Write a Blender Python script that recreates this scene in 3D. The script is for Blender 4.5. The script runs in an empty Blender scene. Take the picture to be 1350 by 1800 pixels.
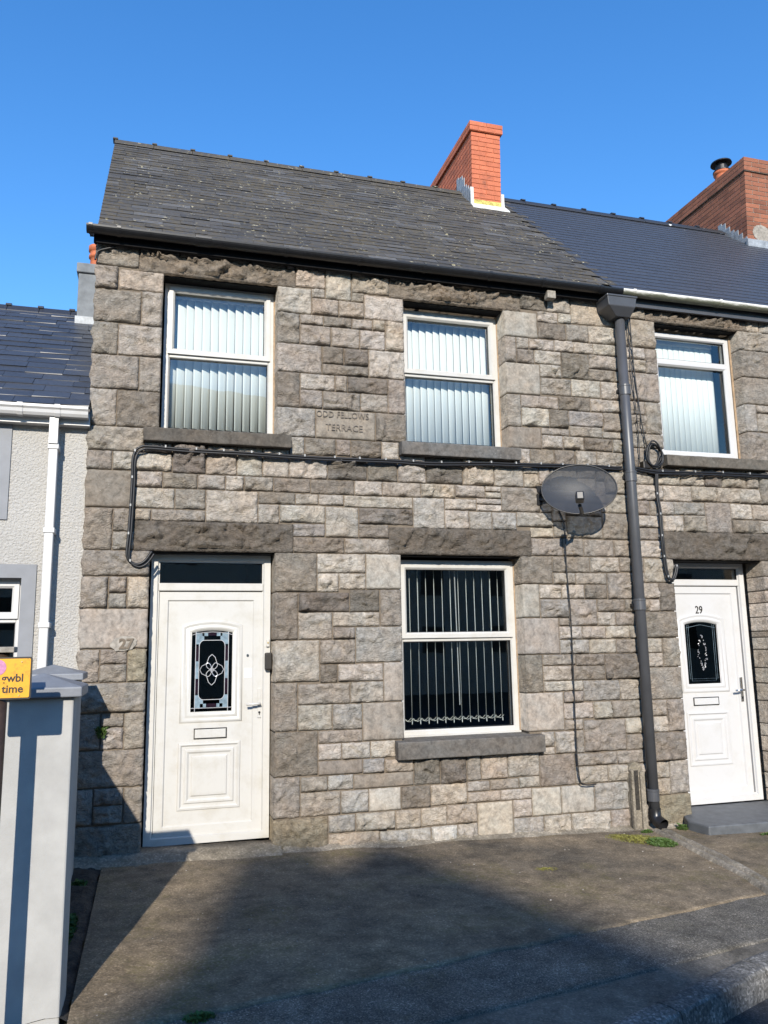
import bpy, bmesh, math, random
from mathutils import Vector, Matrix, noise
random.seed(11)
scene = bpy.context.scene
COL = scene.collection

# ------------------------------------------------------------------ camera
yaw, pitch, roll = -0.28303, 0.16698, -0.016974
f0 = Vector((-math.sin(yaw), math.cos(yaw), 0)); r0 = Vector((math.cos(yaw), math.sin(yaw), 0)); u0 = Vector((0, 0, 1))
fw = f0*math.cos(pitch) + u0*math.sin(pitch); up = u0*math.cos(pitch) - f0*math.sin(pitch)
rt = r0*math.cos(roll) + up*math.sin(roll); up = up*math.cos(roll) - r0*math.sin(roll)
cam = bpy.data.cameras.new('camera'); camo = bpy.data.objects.new('camera', cam); COL.objects.link(camo)
cam.sensor_fit = 'VERTICAL'; cam.sensor_height = 36.0; cam.lens = 28.0; cam.clip_start = 0.05; cam.clip_end = 2000
M3 = Matrix((rt, up, -fw)).transposed()
camo.matrix_world = Matrix.Translation((0, -6.6, 0)) @ M3.to_4x4()
scene.camera = camo

# ------------------------------------------------------------------ sky, sun, exposure
SUN_L = Vector((0.258, 1.0, -0.508)).normalized()      # direction the light travels
elev = math.asin(-SUN_L.z); azim = math.atan2(-SUN_L.x, -SUN_L.y)
world = bpy.data.worlds.new('World'); scene.world = world; world.use_nodes = True
wn = world.node_tree.nodes; wl = world.node_tree.links
bg = wn['Background']; sky = wn.new('ShaderNodeTexSky'); sky.sky_type = 'NISHITA'; sky.sun_disc = False
sky.sun_elevation = elev; sky.sun_rotation = azim; sky.air_density = 1.3; sky.dust_density = 0.05; sky.ozone_density = 4.5
sky.altitude = 50
hs = wn.new('ShaderNodeHueSaturation'); hs.inputs['Hue'].default_value = .5065; hs.inputs['Saturation'].default_value = 1.24
wl.new(sky.outputs[0], hs.inputs['Color']); wl.new(hs.outputs[0], bg.inputs[0]); bg.inputs[1].default_value = 0.15
sl = bpy.data.lights.new('sun', 'SUN'); sl.energy = 4.0; sl.angle = math.radians(0.53); sl.color = (1.0, 0.93, 0.82)
so = bpy.data.objects.new('sun', sl); COL.objects.link(so); so.rotation_euler = SUN_L.to_track_quat('-Z', 'Y').to_euler(); so.location = (-8, -30, 18)
scene.view_settings.view_transform = 'Standard'; scene.view_settings.look = 'None'
scene.view_settings.exposure = 0.75; scene.view_settings.gamma = 1.0

# ------------------------------------------------------------------ material helpers
def mat(name):
    m = bpy.data.materials.new(name); m.use_nodes = True
    nt = m.node_tree; b = nt.nodes['Principled BSDF']
    return m, nt, b
def N(nt, t, **k):
    n = nt.nodes.new(t)
    for a, v in k.items(): setattr(n, a, v)
    return n
def noise_n(nt, vec, scale, detail=4, rough=.6, dist=0):
    n = N(nt, 'ShaderNodeTexNoise'); n.inputs['Scale'].default_value = scale; n.inputs['Detail'].default_value = detail
    n.inputs['Roughness'].default_value = rough; n.inputs['Distortion'].default_value = dist
    if vec is not None: nt.links.new(vec, n.inputs['Vector'])
    return n.outputs['Fac']
def ramp(nt, fac, stops):
    r = N(nt, 'ShaderNodeValToRGB'); e = r.color_ramp.elements
    while len(e) < len(stops): e.new(.5)
    for i, (p, c) in enumerate(stops):
        e[i].position = p; e[i].color = (c, c, c, 1) if not isinstance(c, tuple) else (*c, 1)
    nt.links.new(fac, r.inputs[0]); return r.outputs[0]
def mix(nt, a, b, fac, mode='MIX'):
    n = N(nt, 'ShaderNodeMix'); n.data_type = 'RGBA'; n.blend_type = mode
    for s, v in ((n.inputs[0], fac), (n.inputs[6], a), (n.inputs[7], b)):
        if isinstance(v, (int, float)): s.default_value = v
        elif isinstance(v, tuple): s.default_value = (*v, 1)
        else: nt.links.new(v, s)
    return n.outputs[2]
def bump(nt, b, h, strength, dist=.01, prev=None):
    n = N(nt, 'ShaderNodeBump'); n.inputs['Strength'].default_value = strength; n.inputs['Distance'].default_value = dist
    nt.links.new(h, n.inputs['Height'])
    if prev is not None: nt.links.new(prev, n.inputs['Normal'])
    nt.links.new(n.outputs[0], b.inputs['Normal']); return n.outputs[0]
def pos(nt): return N(nt, 'ShaderNodeNewGeometry').outputs['Position']
def mapping(nt, vec, scale):
    n = N(nt, 'ShaderNodeMapping'); n.inputs['Scale'].default_value = scale; nt.links.new(vec, n.inputs['Vector']); return n.outputs[0]
def simple(name, col, rough=.6, metal=0, var=.15, vscale=30, bscale=None, bstr=.2, bdist=.003, spec=None):
    m, nt, b = mat(name); p = pos(nt)
    v = noise_n(nt, p, vscale, 5)
    c = mix(nt, tuple(x*(1-var) for x in col), tuple(min(1, x*(1+var)) for x in col), ramp(nt, v, [(.3, 0.), (.7, 1.)]))
    nt.links.new(c, b.inputs['Base Color']); b.inputs['Roughness'].default_value = rough; b.inputs['Metallic'].default_value = metal
    if spec is not None: b.inputs['Specular IOR Level'].default_value = spec
    if bscale: bump(nt, b, noise_n(nt, p, bscale, 4), bstr, bdist)
    return m
MT = {}
def tone_attr(nt): 
    a = N(nt, 'ShaderNodeAttribute'); a.attribute_name = 'tone'; return a.outputs['Color']

def make_stone(rough_name, bs):
    m, nt, b = mat(rough_name); p = pos(nt); t = tone_attr(nt)
    big = noise_n(nt, p, 5, 4, .6); fine = noise_n(nt, p, 42, 6, .7); mid = noise_n(nt, p, 16, 5, .65, .6)
    c = mix(nt, t, ramp(nt, mid, [(.25, .52), (.5, 1.0), (.75, 1.34)]), 1.0, 'MULTIPLY')
    c = mix(nt, c, ramp(nt, fine, [(.2, .66), (.5, 1.0), (.8, 1.32)]), 1.0, 'MULTIPLY')
    # warm / cool drift
    c = mix(nt, c, mix(nt, (1.04, .985, .92), (.97, 1.0, 1.01), ramp(nt, big, [(.35, 0.), (.65, 1.)])), 1.0, 'MULTIPLY')
    # darker sooty patches with their own shape
    soot = noise_n(nt, p, 2.6, 6, .7, .4)
    c = mix(nt, c, (.085, .075, .063), ramp(nt, soot, [(.63, 0.), (.78, .5)]))
    # pale lichen / lime specks
    lich = noise_n(nt, p, 75, 3, .6); gate = noise_n(nt, p, 3.3, 3)
    g1 = ramp(nt, lich, [(.67, 0.), (.71, 1.)]); g2 = ramp(nt, gate, [(.53, 0.), (.62, 1.)])
    gm = N(nt, 'ShaderNodeMath'); gm.operation = 'MULTIPLY'; nt.links.new(g1, gm.inputs[0]); nt.links.new(g2, gm.inputs[1])
    gk = N(nt, 'ShaderNodeMath'); gk.operation = 'MULTIPLY'; nt.links.new(gm.outputs[0], gk.inputs[0]); gk.inputs[1].default_value = .7
    c = mix(nt, c, (.46, .44, .39), gk.outputs[0])
    nt.links.new(c, b.inputs['Base Color']); b.inputs['Roughness'].default_value = .9; b.inputs['Specular IOR Level'].default_value = .2
    # relief: chipped ridges + grain
    mp = mapping(nt, p, (1.0, 1.0, 1.55))
    w = noise_n(nt, mp, 13, 5, .55, 1.2)
    rid = N(nt, 'ShaderNodeMath'); rid.operation = 'PINGPONG'; nt.links.new(w, rid.inputs[0]); rid.inputs[1].default_value = .11
    n1 = bump(nt, b, rid.outputs[0], bs, .10)
    vo = N(nt, 'ShaderNodeTexVoronoi'); vo.inputs['Scale'].default_value = 22; nt.links.new(mp, vo.inputs['Vector'])
    n2 = bump(nt, b, vo.outputs['Distance'], bs*.25, .02, n1)
    bump(nt, b, fine, .5, .006, n2)
    return m
MT['stone'] = make_stone('rock_faced_stone', .70)
MT['dressed'] = make_stone('dressed_stone', .10)

m, nt, b = mat('mortar'); p = pos(nt)
c = mix(nt, (.085, .067, .050), (.20, .162, .120), noise_n(nt, p, 14, 5)); nt.links.new(c, b.inputs['Base Color']); b.inputs['Roughness'].default_value = .95
bump(nt, b, noise_n(nt, p, 90, 4), .5, .006); MT['mortar'] = m

def make_slate(name, moss, rough, mottled=True):
    m, nt, b = mat(name); p = pos(nt); t = tone_attr(nt)
    f = noise_n(nt, mapping(nt, p, (1, 1, 1)), 38, 5, .65)
    c = mix(nt, t, ramp(nt, f, [(.25, .72), (.75, 1.28)]), 1.0, 'MULTIPLY')
    if moss:
        g = noise_n(nt, p, 1.3, 4, .6); s = noise_n(nt, p, 20, 5, .7)
        gg = N(nt, 'ShaderNodeMath'); gg.operation = 'MULTIPLY'
        nt.links.new(ramp(nt, g, [(.28, .15), (.58, 1.)]), gg.inputs[0]); nt.links.new(ramp(nt, s, [(.40, 0.), (.60, .9)]), gg.inputs[1])
        c = mix(nt, c, (.088, .070, .040), gg.outputs[0])
        s2 = noise_n(nt, p, 22, 3, .6); g2 = noise_n(nt, p, 2.2, 3)
        g3 = N(nt, 'ShaderNodeMath'); g3.operation = 'MULTIPLY'
        nt.links.new(ramp(nt, s2, [(.645, 0.), (.675, 1.)]), g3.inputs[0]); nt.links.new(ramp(nt, g2, [(.42, 0.), (.56, .9)]), g3.inputs[1])
        c = mix(nt, c, (.46, .41, .26), g3.outputs[0])
    else:
        s2 = noise_n(nt, p, 9, 1, .5)
        c = mix(nt, c, (.6, .6, .58), ramp(nt, s2, [(.795, 0.), (.805, 1.)]))
    nt.links.new(c, b.inputs['Base Color']); b.inputs['Roughness'].default_value = rough
    bump(nt, b, f, .35 if moss else .08, .004); return m
MT['slate_old'] = make_slate('weathered_slate', True, .75)
MT['slate_new'] = make_slate('new_slate', False, .48)
MT['slate_left'] = make_slate('fibre_slate', False, .42)

def make_brick():
    m, nt, b = mat('brick'); p = pos(nt); t = tone_attr(nt)
    f = noise_n(nt, p, 60, 5, .65); g = noise_n(nt, p, 7, 3)
    c = mix(nt, t, ramp(nt, f, [(.25, .78), (.75, 1.2)]), 1.0, 'MULTIPLY')
    c = mix(nt, c, ramp(nt, g, [(.3, .85), (.7, 1.1)]), 1.0, 'MULTIPLY')
    c = mix(nt, c, (.05, .04, .035), ramp(nt, noise_n(nt, p, 4.5, 6, .75), [(.55, 0.), (.75, .6)]))
    nt.links.new(c, b.inputs['Base Color']); b.inputs['Roughness'].default_value = .88; bump(nt, b, f, .4, .004); return m
MT['brick'] = make_brick()

def make_white(name, col, dirt):
    m, nt, b = mat(name); p = pos(nt)
    d = noise_n(nt, p, 6, 5, .7); d2 = noise_n(nt, mapping(nt, p, (40, 40, 6)), 1.5, 4)
    c = mix(nt, col, tuple(x*y for x, y in zip(col, (.80, .76, .68))), ramp(nt, d, [(.48, 0.), (.72, dirt)]))
    c = mix(nt, c, tuple(x*.75 for x in col), ramp(nt, d2, [(.62, 0.), (.74, dirt*.5)]))
    nt.links.new(c, b.inputs['Base Color']); b.inputs['Roughness'].default_value = .32; return m
MT['upvc'] = make_white('white_upvc', (.480, .468, .438), .55)
MT['upvc29'] = make_white('clean_white_upvc', (.500, .494, .485), .3)
MT['gut_white'] = None
m, nt, b = mat('dirty_white_gutter'); p = pos(nt)
sx = N(nt, 'ShaderNodeSeparateXYZ'); nt.links.new(p, sx.inputs[0])
d = noise_n(nt, mapping(nt, p, (6, 40, 40)), 1.0, 5, .7)
mr = N(nt, 'ShaderNodeMapRange'); nt.links.new(sx.outputs[2], mr.inputs[0]); mr.inputs[1].default_value = 3.445; mr.inputs[2].default_value = 3.40; mr.inputs[3].default_value = -.25; mr.inputs[4].default_value = .35
ad = N(nt, 'ShaderNodeMath'); ad.operation = 'ADD'; nt.links.new(d, ad.inputs[0]); nt.links.new(mr.outputs[0], ad.inputs[1])
c = mix(nt, (.74, .73, .68), (.10, .105, .065), ramp(nt, ad.outputs[0], [(.48, 0.), (.78, .95)])); nt.links.new(c, b.inputs['Base Color']); b.inputs['Roughness'].default_value = .5
MT['gut_white'] = m

def make_glass(name, refl, tint=(1, 1, 1)):
    m = bpy.data.materials.new(name); m.use_nodes = True; nt = m.node_tree; nt.nodes.clear()
    o = N(nt, 'ShaderNodeOutputMaterial'); mx = N(nt, 'ShaderNodeMixShader'); tr = N(nt, 'ShaderNodeBsdfTransparent'); gl = N(nt, 'ShaderNodeBsdfGlossy')
    tr.inputs[0].default_value = (*tint, 1); gl.inputs['Roughness'].default_value = .008; gl.inputs[0].default_value = (1, 1, 1, 1)
    fr = N(nt, 'ShaderNodeLayerWeight'); fr.inputs[0].default_value = .5
    pw = N(nt, 'ShaderNodeMath'); pw.operation = 'POWER'; pw.inputs[1].default_value = 5; nt.links.new(fr.outputs['Facing'], pw.inputs[0])
    ma = N(nt, 'ShaderNodeMath'); ma.operation = 'MULTIPLY_ADD'; ma.inputs[1].default_value = .96; ma.inputs[2].default_value = .04; nt.links.new(pw.outputs[0], ma.inputs[0])
    k = N(nt, 'ShaderNodeMath'); k.operation = 'MULTIPLY'; k.inputs[1].default_value = refl; k.use_clamp = True
    nt.links.new(ma.outputs[0], k.inputs[0]); nt.links.new(k.outputs[0], mx.inputs[0])
    nt.links.new(tr.outputs[0], mx.inputs[1]); nt.links.new(gl.outputs[0], mx.inputs[2]); nt.links.new(mx.outputs[0], o.inputs[0])
    bp = N(nt, 'ShaderNodeBump'); bp.inputs['Strength'].default_value = .02; bp.inputs['Distance'].default_value = .02
    nt.links.new(noise_n(nt, pos(nt), 3, 2), bp.inputs['Height']); nt.links.new(bp.outputs[0], gl.inputs['Normal'])
    return m
MT['glass'] = make_glass('double_glazing', 1.35, (.955, .975, .975))
MT['glass_dark'] = make_glass('door_glass', 1.0, (.30, .33, .33))

m = bpy.data.materials.new('blind_fabric'); m.use_nodes = True; nt = m.node_tree; b = nt.nodes['Principled BSDF']
b.inputs['Base Color'].default_value = (.69, .70, .655, 1); b.inputs['Roughness'].default_value = .9
MT['blind'] = m
MT['black'] = simple('black_plastic', (.012, .012, .013), .35, var=.3)
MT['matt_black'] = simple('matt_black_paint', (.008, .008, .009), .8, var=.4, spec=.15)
MT['grey_pipe'] = simple('grey_pvc', (.062, .064, .070), .4, var=.12, vscale=6)
MT['cable'] = simple('black_cable', (.010, .010, .011), .5)
MT['clip'] = simple('cable_clip', (.30, .30, .29), .5)
MT['cementpale'] = simple('pale_cement', (.27, .245, .21), .95, var=.35, vscale=25, bscale=80, bstr=.6)
MT['engrave'] = simple('engraved_letter', (.155, .133, .110), .95, var=.4, vscale=60)
MT['lead'] = simple('lead_flashing', (.26, .28, .30), .55, var=.35, vscale=18, metal=.1)
MT['leadpale'] = simple('lead_apron', (.58, .58, .54), .6, var=.25, vscale=14)
MT['aproyel'] = simple('lichen_mortar', (.50, .42, .12), .9, var=.5, vscale=30)
MT['terracotta'] = simple('terracotta', (.42, .12, .05), .75, var=.2)
MT['blackmetal'] = simple('dark_metal', (.02, .02, .022), .45, var=.3, metal=.4)
MT['chrome'] = simple('chrome', (.6, .6, .6), .2, metal=1, var=.05)
MT['silver'] = simple('lead_came', (.55, .55, .56), .35, metal=.5, var=.1)
MT['bevel_glass'] = simple('frosted_glass', (.17, .23, .27), .25, var=.35, vscale=22)
MT['dark_glass'] = simple('purple_glass', (.016, .008, .014), .1, var=.3)
MT['brass'] = simple('brass', (.6, .45, .2), .3, metal=.6)
MT['paper'] = simple('paper', (.62, .66, .72), .8, var=.05)
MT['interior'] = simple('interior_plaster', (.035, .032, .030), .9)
MT['timber'] = simple('brown_sealant', (.30, .21, .13), .8, var=.3)
MT['slab'] = simple('slate_slab', (.085, .09, .095), .6, var=.25, vscale=12, bscale=60, bstr=.3)
MT['cap'] = simple('grey_painted_cap', (0.163, 0.174, 0.194), .55, var=.14, vscale=9, bscale=120, bstr=.25)
MT['surround'] = simple('grey_painted_surround', (0.178, 0.186, 0.202), .6, var=.08, vscale=8)
MT['pillar'] = simple('pale_masonry_paint', (.335, .330, .315), .85, var=.10, vscale=7, bscale=160, bstr=.35, bdist=.003)
MT['post'] = simple('brown_post', (.035, .02, .012), .5, var=.3)
MT['signblack'] = simple('sign_black', (.012, .009, .006), .5)
MT['moss'] = simple('weed_leaf', (.055, .10, .018), .7, var=.45, vscale=40)
MT['moss2'] = simple('dry_moss', (.16, .15, .03), .8, var=.45, vscale=40)
MT['soil'] = simple('soil', (.035, .03, .024), .95, var=.5, vscale=30, bscale=50, bstr=.9, bdist=.02)
MT['rust'] = simple('rust', (.25, .09, .02), .9)

m, nt, b = mat('sign_yellow'); p = pos(nt)
c = mix(nt, (.66, .31, .008), (.28, .15, .015), ramp(nt, noise_n(nt, p, 34, 6, .75), [(.52, 0.), (.72, .8)])); nt.links.new(c, b.inputs['Base Color']); b.inputs['Roughness'].default_value = .45; MT['signyel'] = m
MT['roundel'] = simple('faded_roundel', (.42, .17, .30), .5, var=.25, vscale=80)

# pebble-dash render
m, nt, b = mat('pebbledash'); p = pos(nt)
c = mix(nt, (.32, .305, .283), (.49, .477, .446), noise_n(nt, p, 60, 4, .7)); c = mix(nt, c, ramp(nt, noise_n(nt, p, 1.2, 3), [(.3, .9), (.7, 1.06)]), 1.0, 'MULTIPLY')
nt.links.new(c, b.inputs['Base Color']); b.inputs['Roughness'].default_value = .95
bump(nt, b, noise_n(nt, p, 55, 3, .6), .9, .025); MT['render'] = m
MT['chimrender'] = simple('grey_render', (.17, .185, .20), .9, var=.25, vscale=8, bscale=60, bstr=.4)

# perforated dish: fine punched holes let part of the light through
m = bpy.data.materials.new('perforated_dish'); m.use_nodes = True; nt = m.node_tree; b = nt.nodes['Principled BSDF']
b.inputs['Base Color'].default_value = (.034, .038, .046, 1); b.inputs['Roughness'].default_value = .5; b.inputs['Specular IOR Level'].default_value = .3
o = nt.nodes['Material Output']; tr = N(nt, 'ShaderNodeBsdfTransparent'); mx = N(nt, 'ShaderNodeMixShader'); mx.inputs[0].default_value = .16
nt.links.new(b.outputs[0], mx.inputs[1]); nt.links.new(tr.outputs[0], mx.inputs[2]); nt.links.new(mx.outputs[0], o.inputs[0]); MT['dish'] = m

def make_ground(name, c1, c2, grain, gscale, specks=.0, moss=0):
    m, nt, b = mat(name); p = pos(nt)
    big = noise_n(nt, p, 1.1, 6, .65); mid = noise_n(nt, p, 7, 6, .7); fine = noise_n(nt, p, gscale, 4, .7)
    c = mix(nt, c1, c2, ramp(nt, big, [(.32, 0.), (.68, 1.)]))
    c = mix(nt, c, ramp(nt, mid, [(.25, .55), (.75, 1.5)]), 1.0, 'MULTIPLY')
    c = mix(nt, c, ramp(nt, fine, [(.2, 1-grain), (.8, 1+grain)]), 1.0, 'MULTIPLY')
    vg = N(nt, 'ShaderNodeTexVoronoi'); vg.inputs['Scale'].default_value = gscale*1.25; nt.links.new(p, vg.inputs['Vector'])
    sc = N(nt, 'ShaderNodeSeparateColor'); nt.links.new(vg.outputs['Color'], sc.inputs[0])
    c = mix(nt, c, ramp(nt, sc.outputs[1], [(.0, 1-grain*.40), (.75, 1.0), (1.0, 1+grain*.9)]), 1.0, 'MULTIPLY')
    dk = noise_n(nt, p, 3.2, 7, .75, .5)
    c = mix(nt, c, ramp(nt, dk, [(.35, .74), (.5, 1.0), (.72, 1.15)]), 1.0, 'MULTIPLY')
    if moss:
        g = noise_n(nt, p, 2.1, 5, .65); s = noise_n(nt, p, 45, 4)
        gg = N(nt, 'ShaderNodeMath'); gg.operation = 'MULTIPLY'
        nt.links.new(ramp(nt, g, [(.52, 0.), (.68, 1.)]), gg.inputs[0]); nt.links.new(ramp(nt, s, [(.40, 0.), (.65, moss)]), gg.inputs[1])
        c = mix(nt, c, (.115, .10, .03), gg.outputs[0])
    if specks:
        vo = N(nt, 'ShaderNodeTexVoronoi'); vo.inputs['Scale'].default_value = 17; vo.inputs['Randomness'].default_value = 1; nt.links.new(p, vo.inputs['Vector'])
        lt = ramp(nt, vo.outputs['Distance'], [(.05, 1.), (.085, 0.)])
        g5 = N(nt, 'ShaderNodeMath'); g5.operation = 'MULTIPLY'; nt.links.new(lt, g5.inputs[0]); g5.inputs[1].default_value = specks
        sp = N(nt, 'ShaderNodeSeparateColor'); nt.links.new(vo.outputs['Color'], sp.inputs[0])
        g6 = N(nt, 'ShaderNodeMath'); g6.operation = 'MULTIPLY'; nt.links.new(g5.outputs[0], g6.inputs[0]); nt.links.new(ramp(nt, sp.outputs[0], [(.45, 0.), (.6, 1.)]), g6.inputs[1])
        c = mix(nt, c, (.42, .40, .36), g6.outputs[0])
    nt.links.new(c, b.inputs['Base Color']); b.inputs['Roughness'].default_value = .93; b.inputs['Specular IOR Level'].default_value = .25
    n1 = bump(nt, b, mid, .35, .03); bump(nt, b, fine, .6, .01, n1); return m
MT['forecourt'] = make_ground('forecourt_concrete', (.092, .078, .060), (.230, .176, .114), .5, 85, .75, .8)
MT['tarmac'] = make_ground('coarse_tarmac', (.088, .082, .072), (.165, .146, .118), .9, 120, .7, .3)
MT['tarmac2'] = make_ground('smooth_tarmac', (.098, .088, .075), (.165, .145, .116), .4, 90, .2)
MT['road'] = make_ground('road_tarmac', (.035, .035, .036), (.06, .06, .06), .6, 110, .2)
MT['kerb'] = make_ground('kerb_stone', (.085, .082, .077), (.18, .17, .155), .8, 60, .2)
MT['concrete'] = make_ground('pale_concrete', (.15, .128, .095), (.27, .235, .185), .4, 60, .3, .5)
MT['earth'] = make_ground('earth', (.05, .045, .035), (.08, .07, .05), .4, 20)

# ------------------------------------------------------------------ geometry helpers
def inv_of(p):
    return Matrix.Translation(-Vector(p.get('_o', (0, 0, 0)))) if p is not None else Matrix()
def link(o, parent=None):
    COL.objects.link(o)
    if parent is not None:
        o.parent = parent
        o.matrix_parent_inverse = Matrix.Translation(-ORG.get(parent.name, Vector((0, 0, 0))))
    return o
ORG = {}
def empty(name, loc, label, cat, group=None):
    o = bpy.data.objects.new(name, None); o.location = loc; COL.objects.link(o); ORG[o.name] = Vector(loc)
    o.empty_display_size = .2
    o['label'] = label; o['category'] = cat
    if group: o['group'] = group
    return o
def tag(o, label, cat, group=None):
    o['label'] = label; o['category'] = cat
    if group: o['group'] = group
    return o
def obj(name, V, F, m, parent=None, smooth=False, tones=None, bevel=0):
    me = bpy.data.meshes.new(name); me.from_pydata([tuple(v) for v in V], [], F); me.update()
    me.materials.append(MT[m] if isinstance(m, str) else m)
    if smooth: me.polygons.foreach_set('use_smooth', [True]*len(me.polygons))
    if tones is not None:
        a = me.color_attributes.new('tone', 'FLOAT_COLOR', 'POINT')
        if isinstance(tones, tuple): tones = [tones]*len(V)
        a.data.foreach_set('color', [c for t in tones for c in (t[0], t[1], t[2], 1)])
    o = bpy.data.objects.new(name, me); link(o, parent)
    if bevel:
        bm = o.modifiers.new('bevel', 'BEVEL'); bm.width = bevel; bm.segments = 2; bm.limit_method = 'ANGLE'
    return o
class MB:
    def __init__(s): s.V = []; s.F = []
    def add(s, V, F):
        k = len(s.V); s.V += [Vector(v) for v in V]; s.F += [tuple(i+k for i in f) for f in F]; return s
    def box(s, x0, y0, z0, x1, y1, z1):
        return s.add([(x0,y0,z0),(x1,y0,z0),(x1,y1,z0),(x0,y1,z0),(x0,y0,z1),(x1,y0,z1),(x1,y1,z1),(x0,y1,z1)],
                     [(3,2,1,0),(4,5,6,7),(0,1,5,4),(1,2,6,5),(2,3,7,6),(3,0,4,7)])
    def tube(s, P, r, n=8, cap=True):
        P = [Vector(p) for p in P]; rings = []; prev = None
        for i, p in enumerate(P):
            t = (P[min(i+1, len(P)-1)] - P[max(i-1, 0)]).normalized()
            a = prev if prev is not None else (Vector((0, 0, 1)) if abs(t.z) < .9 else Vector((0, 1, 0)))
            a = (a - t*a.dot(t)).normalized(); prev = a; bb = t.cross(a)
            rr = r[i] if isinstance(r, (list, tuple)) else r
            rings.append([p + (a*math.cos(2*math.pi*k/n) + bb*math.sin(2*math.pi*k/n))*rr for k in range(n)])
        V = [v for R in rings for v in R]; F = []
        for i in range(len(P)-1):
            for k in range(n): F.append((i*n+k, i*n+(k+1) % n, (i+1)*n+(k+1) % n, (i+1)*n+k))
        if cap: F.append(tuple(range(n))[::-1]); F.append(tuple((len(P)-1)*n+k for k in range(n)))
        return s.add(V, F)
    def lathe(s, c, prof, n=24):
        V = []; F = []
        for (r, z) in prof:
            for k in range(n): V.append((c[0]+r*math.cos(2*math.pi*k/n), c[1]+r*math.sin(2*math.pi*k/n), c[2]+z))
        for i in range(len(prof)-1):
            for k in range(n): F.append((i*n+k, i*n+(k+1) % n, (i+1)*n+(k+1) % n, (i+1)*n+k))
        F.append(tuple(range(n))[::-1]); F.append(tuple((len(prof)-1)*n+k for k in range(n)))
        return s.add(V, F)
    def ring(s, poly, prof, close=False):
        """poly: list of (x,z) clockwise outline; prof: list of (inset, y); sweeps a moulding round the outline"""
        n = len(poly); rings = []
        for (ins, y) in prof:
            R = []
            for i in range(n):
                a = Vector(poly[i-1]); bq = Vector(poly[i]); cq = Vector(poly[(i+1) % n])
                d1 = (bq-a).normalized(); d2 = (cq-bq).normalized()
                n1 = Vector((d1.y, -d1.x)); n2 = Vector((d2.y, -d2.x)); mm = (n1+n2)
                k = ins / max(.3, (1 + n1.dot(n2)))
                q = bq + mm*k; R.append((q.x, y, q.y))
            rings.append(R)
        V = [v for R in rings for v in R]; F = []
        for i in range(len(prof)-1):
            for k in range(n): F.append((i*n+(k+1) % n, i*n+k, (i+1)*n+k, (i+1)*n+(k+1) % n))
        if close: F.append(tuple((len(prof)-1)*n+k for k in range(n)))
        return s.add(V, F)
    def prism(s, poly, y0, y1):
        """poly (x,z) extruded along y"""
        n = len(poly); V = [(x, y0, z) for x, z in poly] + [(x, y1, z) for x, z in poly]
        F = [tuple(range(n)), tuple(range(2*n-1, n-1, -1))] + [((k+1) % n, k, k+n, (k+1) % n+n) for k in range(n)]
        return s.add(V, F)
    def prismx(s, poly, x0, x1):
        """poly (y,z) extruded along x"""
        n = len(poly); V = [(x0, y, z) for y, z in poly] + [(x1, y, z) for y, z in poly]
        F = [tuple(range(n)), tuple(range(2*n-1, n-1, -1))] + [((k+1) % n, k, k+n, (k+1) % n+n) for k in range(n)]
        return s.add(V, F)
    def build(s, name, m, parent=None, smooth=False, tones=None, bevel=0): 
        o = obj(name, s.V, s.F, m, parent, smooth, tones, bevel)
        bm = bmesh.new(); bm.from_mesh(o.data); bmesh.ops.recalc_face_normals(bm, faces=bm.faces); bm.to_mesh(o.data); bm.free()
        return o
def rectp(x0, z0, x1, z1): return [(x0, z0), (x0, z1), (x1, z1), (x1, z0)]      # clockwise seen from the street
class Pieces:
    """alike pieces: the largest become parts of their own, the rest one part of kind stuff"""
    def __init__(s): s.L = []
    def add(s, V, F, tone, size): s.L.append((size, V, F, tone))
    def build(s, name, m, parent, limit, smooth=False, rest=None):
        s.L.sort(key=lambda e: -e[0])
        for sz, V, F, t in s.L[:limit]:
            obj(name, V, F, m if not callable(m) else m(t), parent, smooth, t)
        R = s.L[limit:]
        if R:
            V = []; F = []; T = []
            for sz, v, f, t in R:
                k = len(V); V += v; F += [tuple(i+k for i in q) for q in f]; T += [t]*len(v) if isinstance(t, tuple) else list(t)
            o = obj(rest or (name+'_remainder'), V, F, m, parent, smooth, T); o['kind'] = 'stuff'
def jit(t, a=.12):
    k = 1+random.uniform(-a, a); return tuple(c*k*(1+random.uniform(-.014, .014)) for c in t)

def gz(x, y=0): return -1.549 - .0228*x + .012*y        # pavement plane

# ------------------------------------------------------------------ ground, pavement, road
def strip(name, A, B, m, lift=0, nx=60, ny=8, rough=.004, kind=True, skirt=0):
    """sheet between two polylines given as functions of t in 0..1 -> (x,y)"""
    V = []; F = []
    for j in range(ny+1):
        for i in range(nx+1):
            a = A(i/nx); bb = B(i/nx); k = j/ny; x = a[0]*(1-k)+bb[0]*k; y = a[1]*(1-k)+bb[1]*k
            V.append((x, y, gz(x, y)+lift+rough*noise.noise((x*2.3, y*2.3, 3.1))*2))
    for j in range(ny):
        for i in range(nx):
            q = j*(nx+1)+i; F.append((q, q+1, q+nx+2, q+nx+1))
    if skirt:
        k0 = len(V)
        for i in range(nx+1): v = V[i]; V.append((v[0], v[1], v[2]-skirt))
        for i in range(nx): F.append((i+1, i, k0+i, k0+i+1))
    o = obj(name, V, F, m, None, True); o['kind'] = 'structure'; return o
def ln(x0, x1, a, s, wob=0):
    def f(t):
        x = x0+(x1-x0)*t; return (x, a+s*x + wob*(noise.noise((x*3.1, a, 0))+.6*noise.noise((x*9, a, 1))))
    return f
e1 = ln(-.30, 9, -2.753, .2215, .02); e2 = ln(-.9, 9, -3.294, .216, .014)
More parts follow.
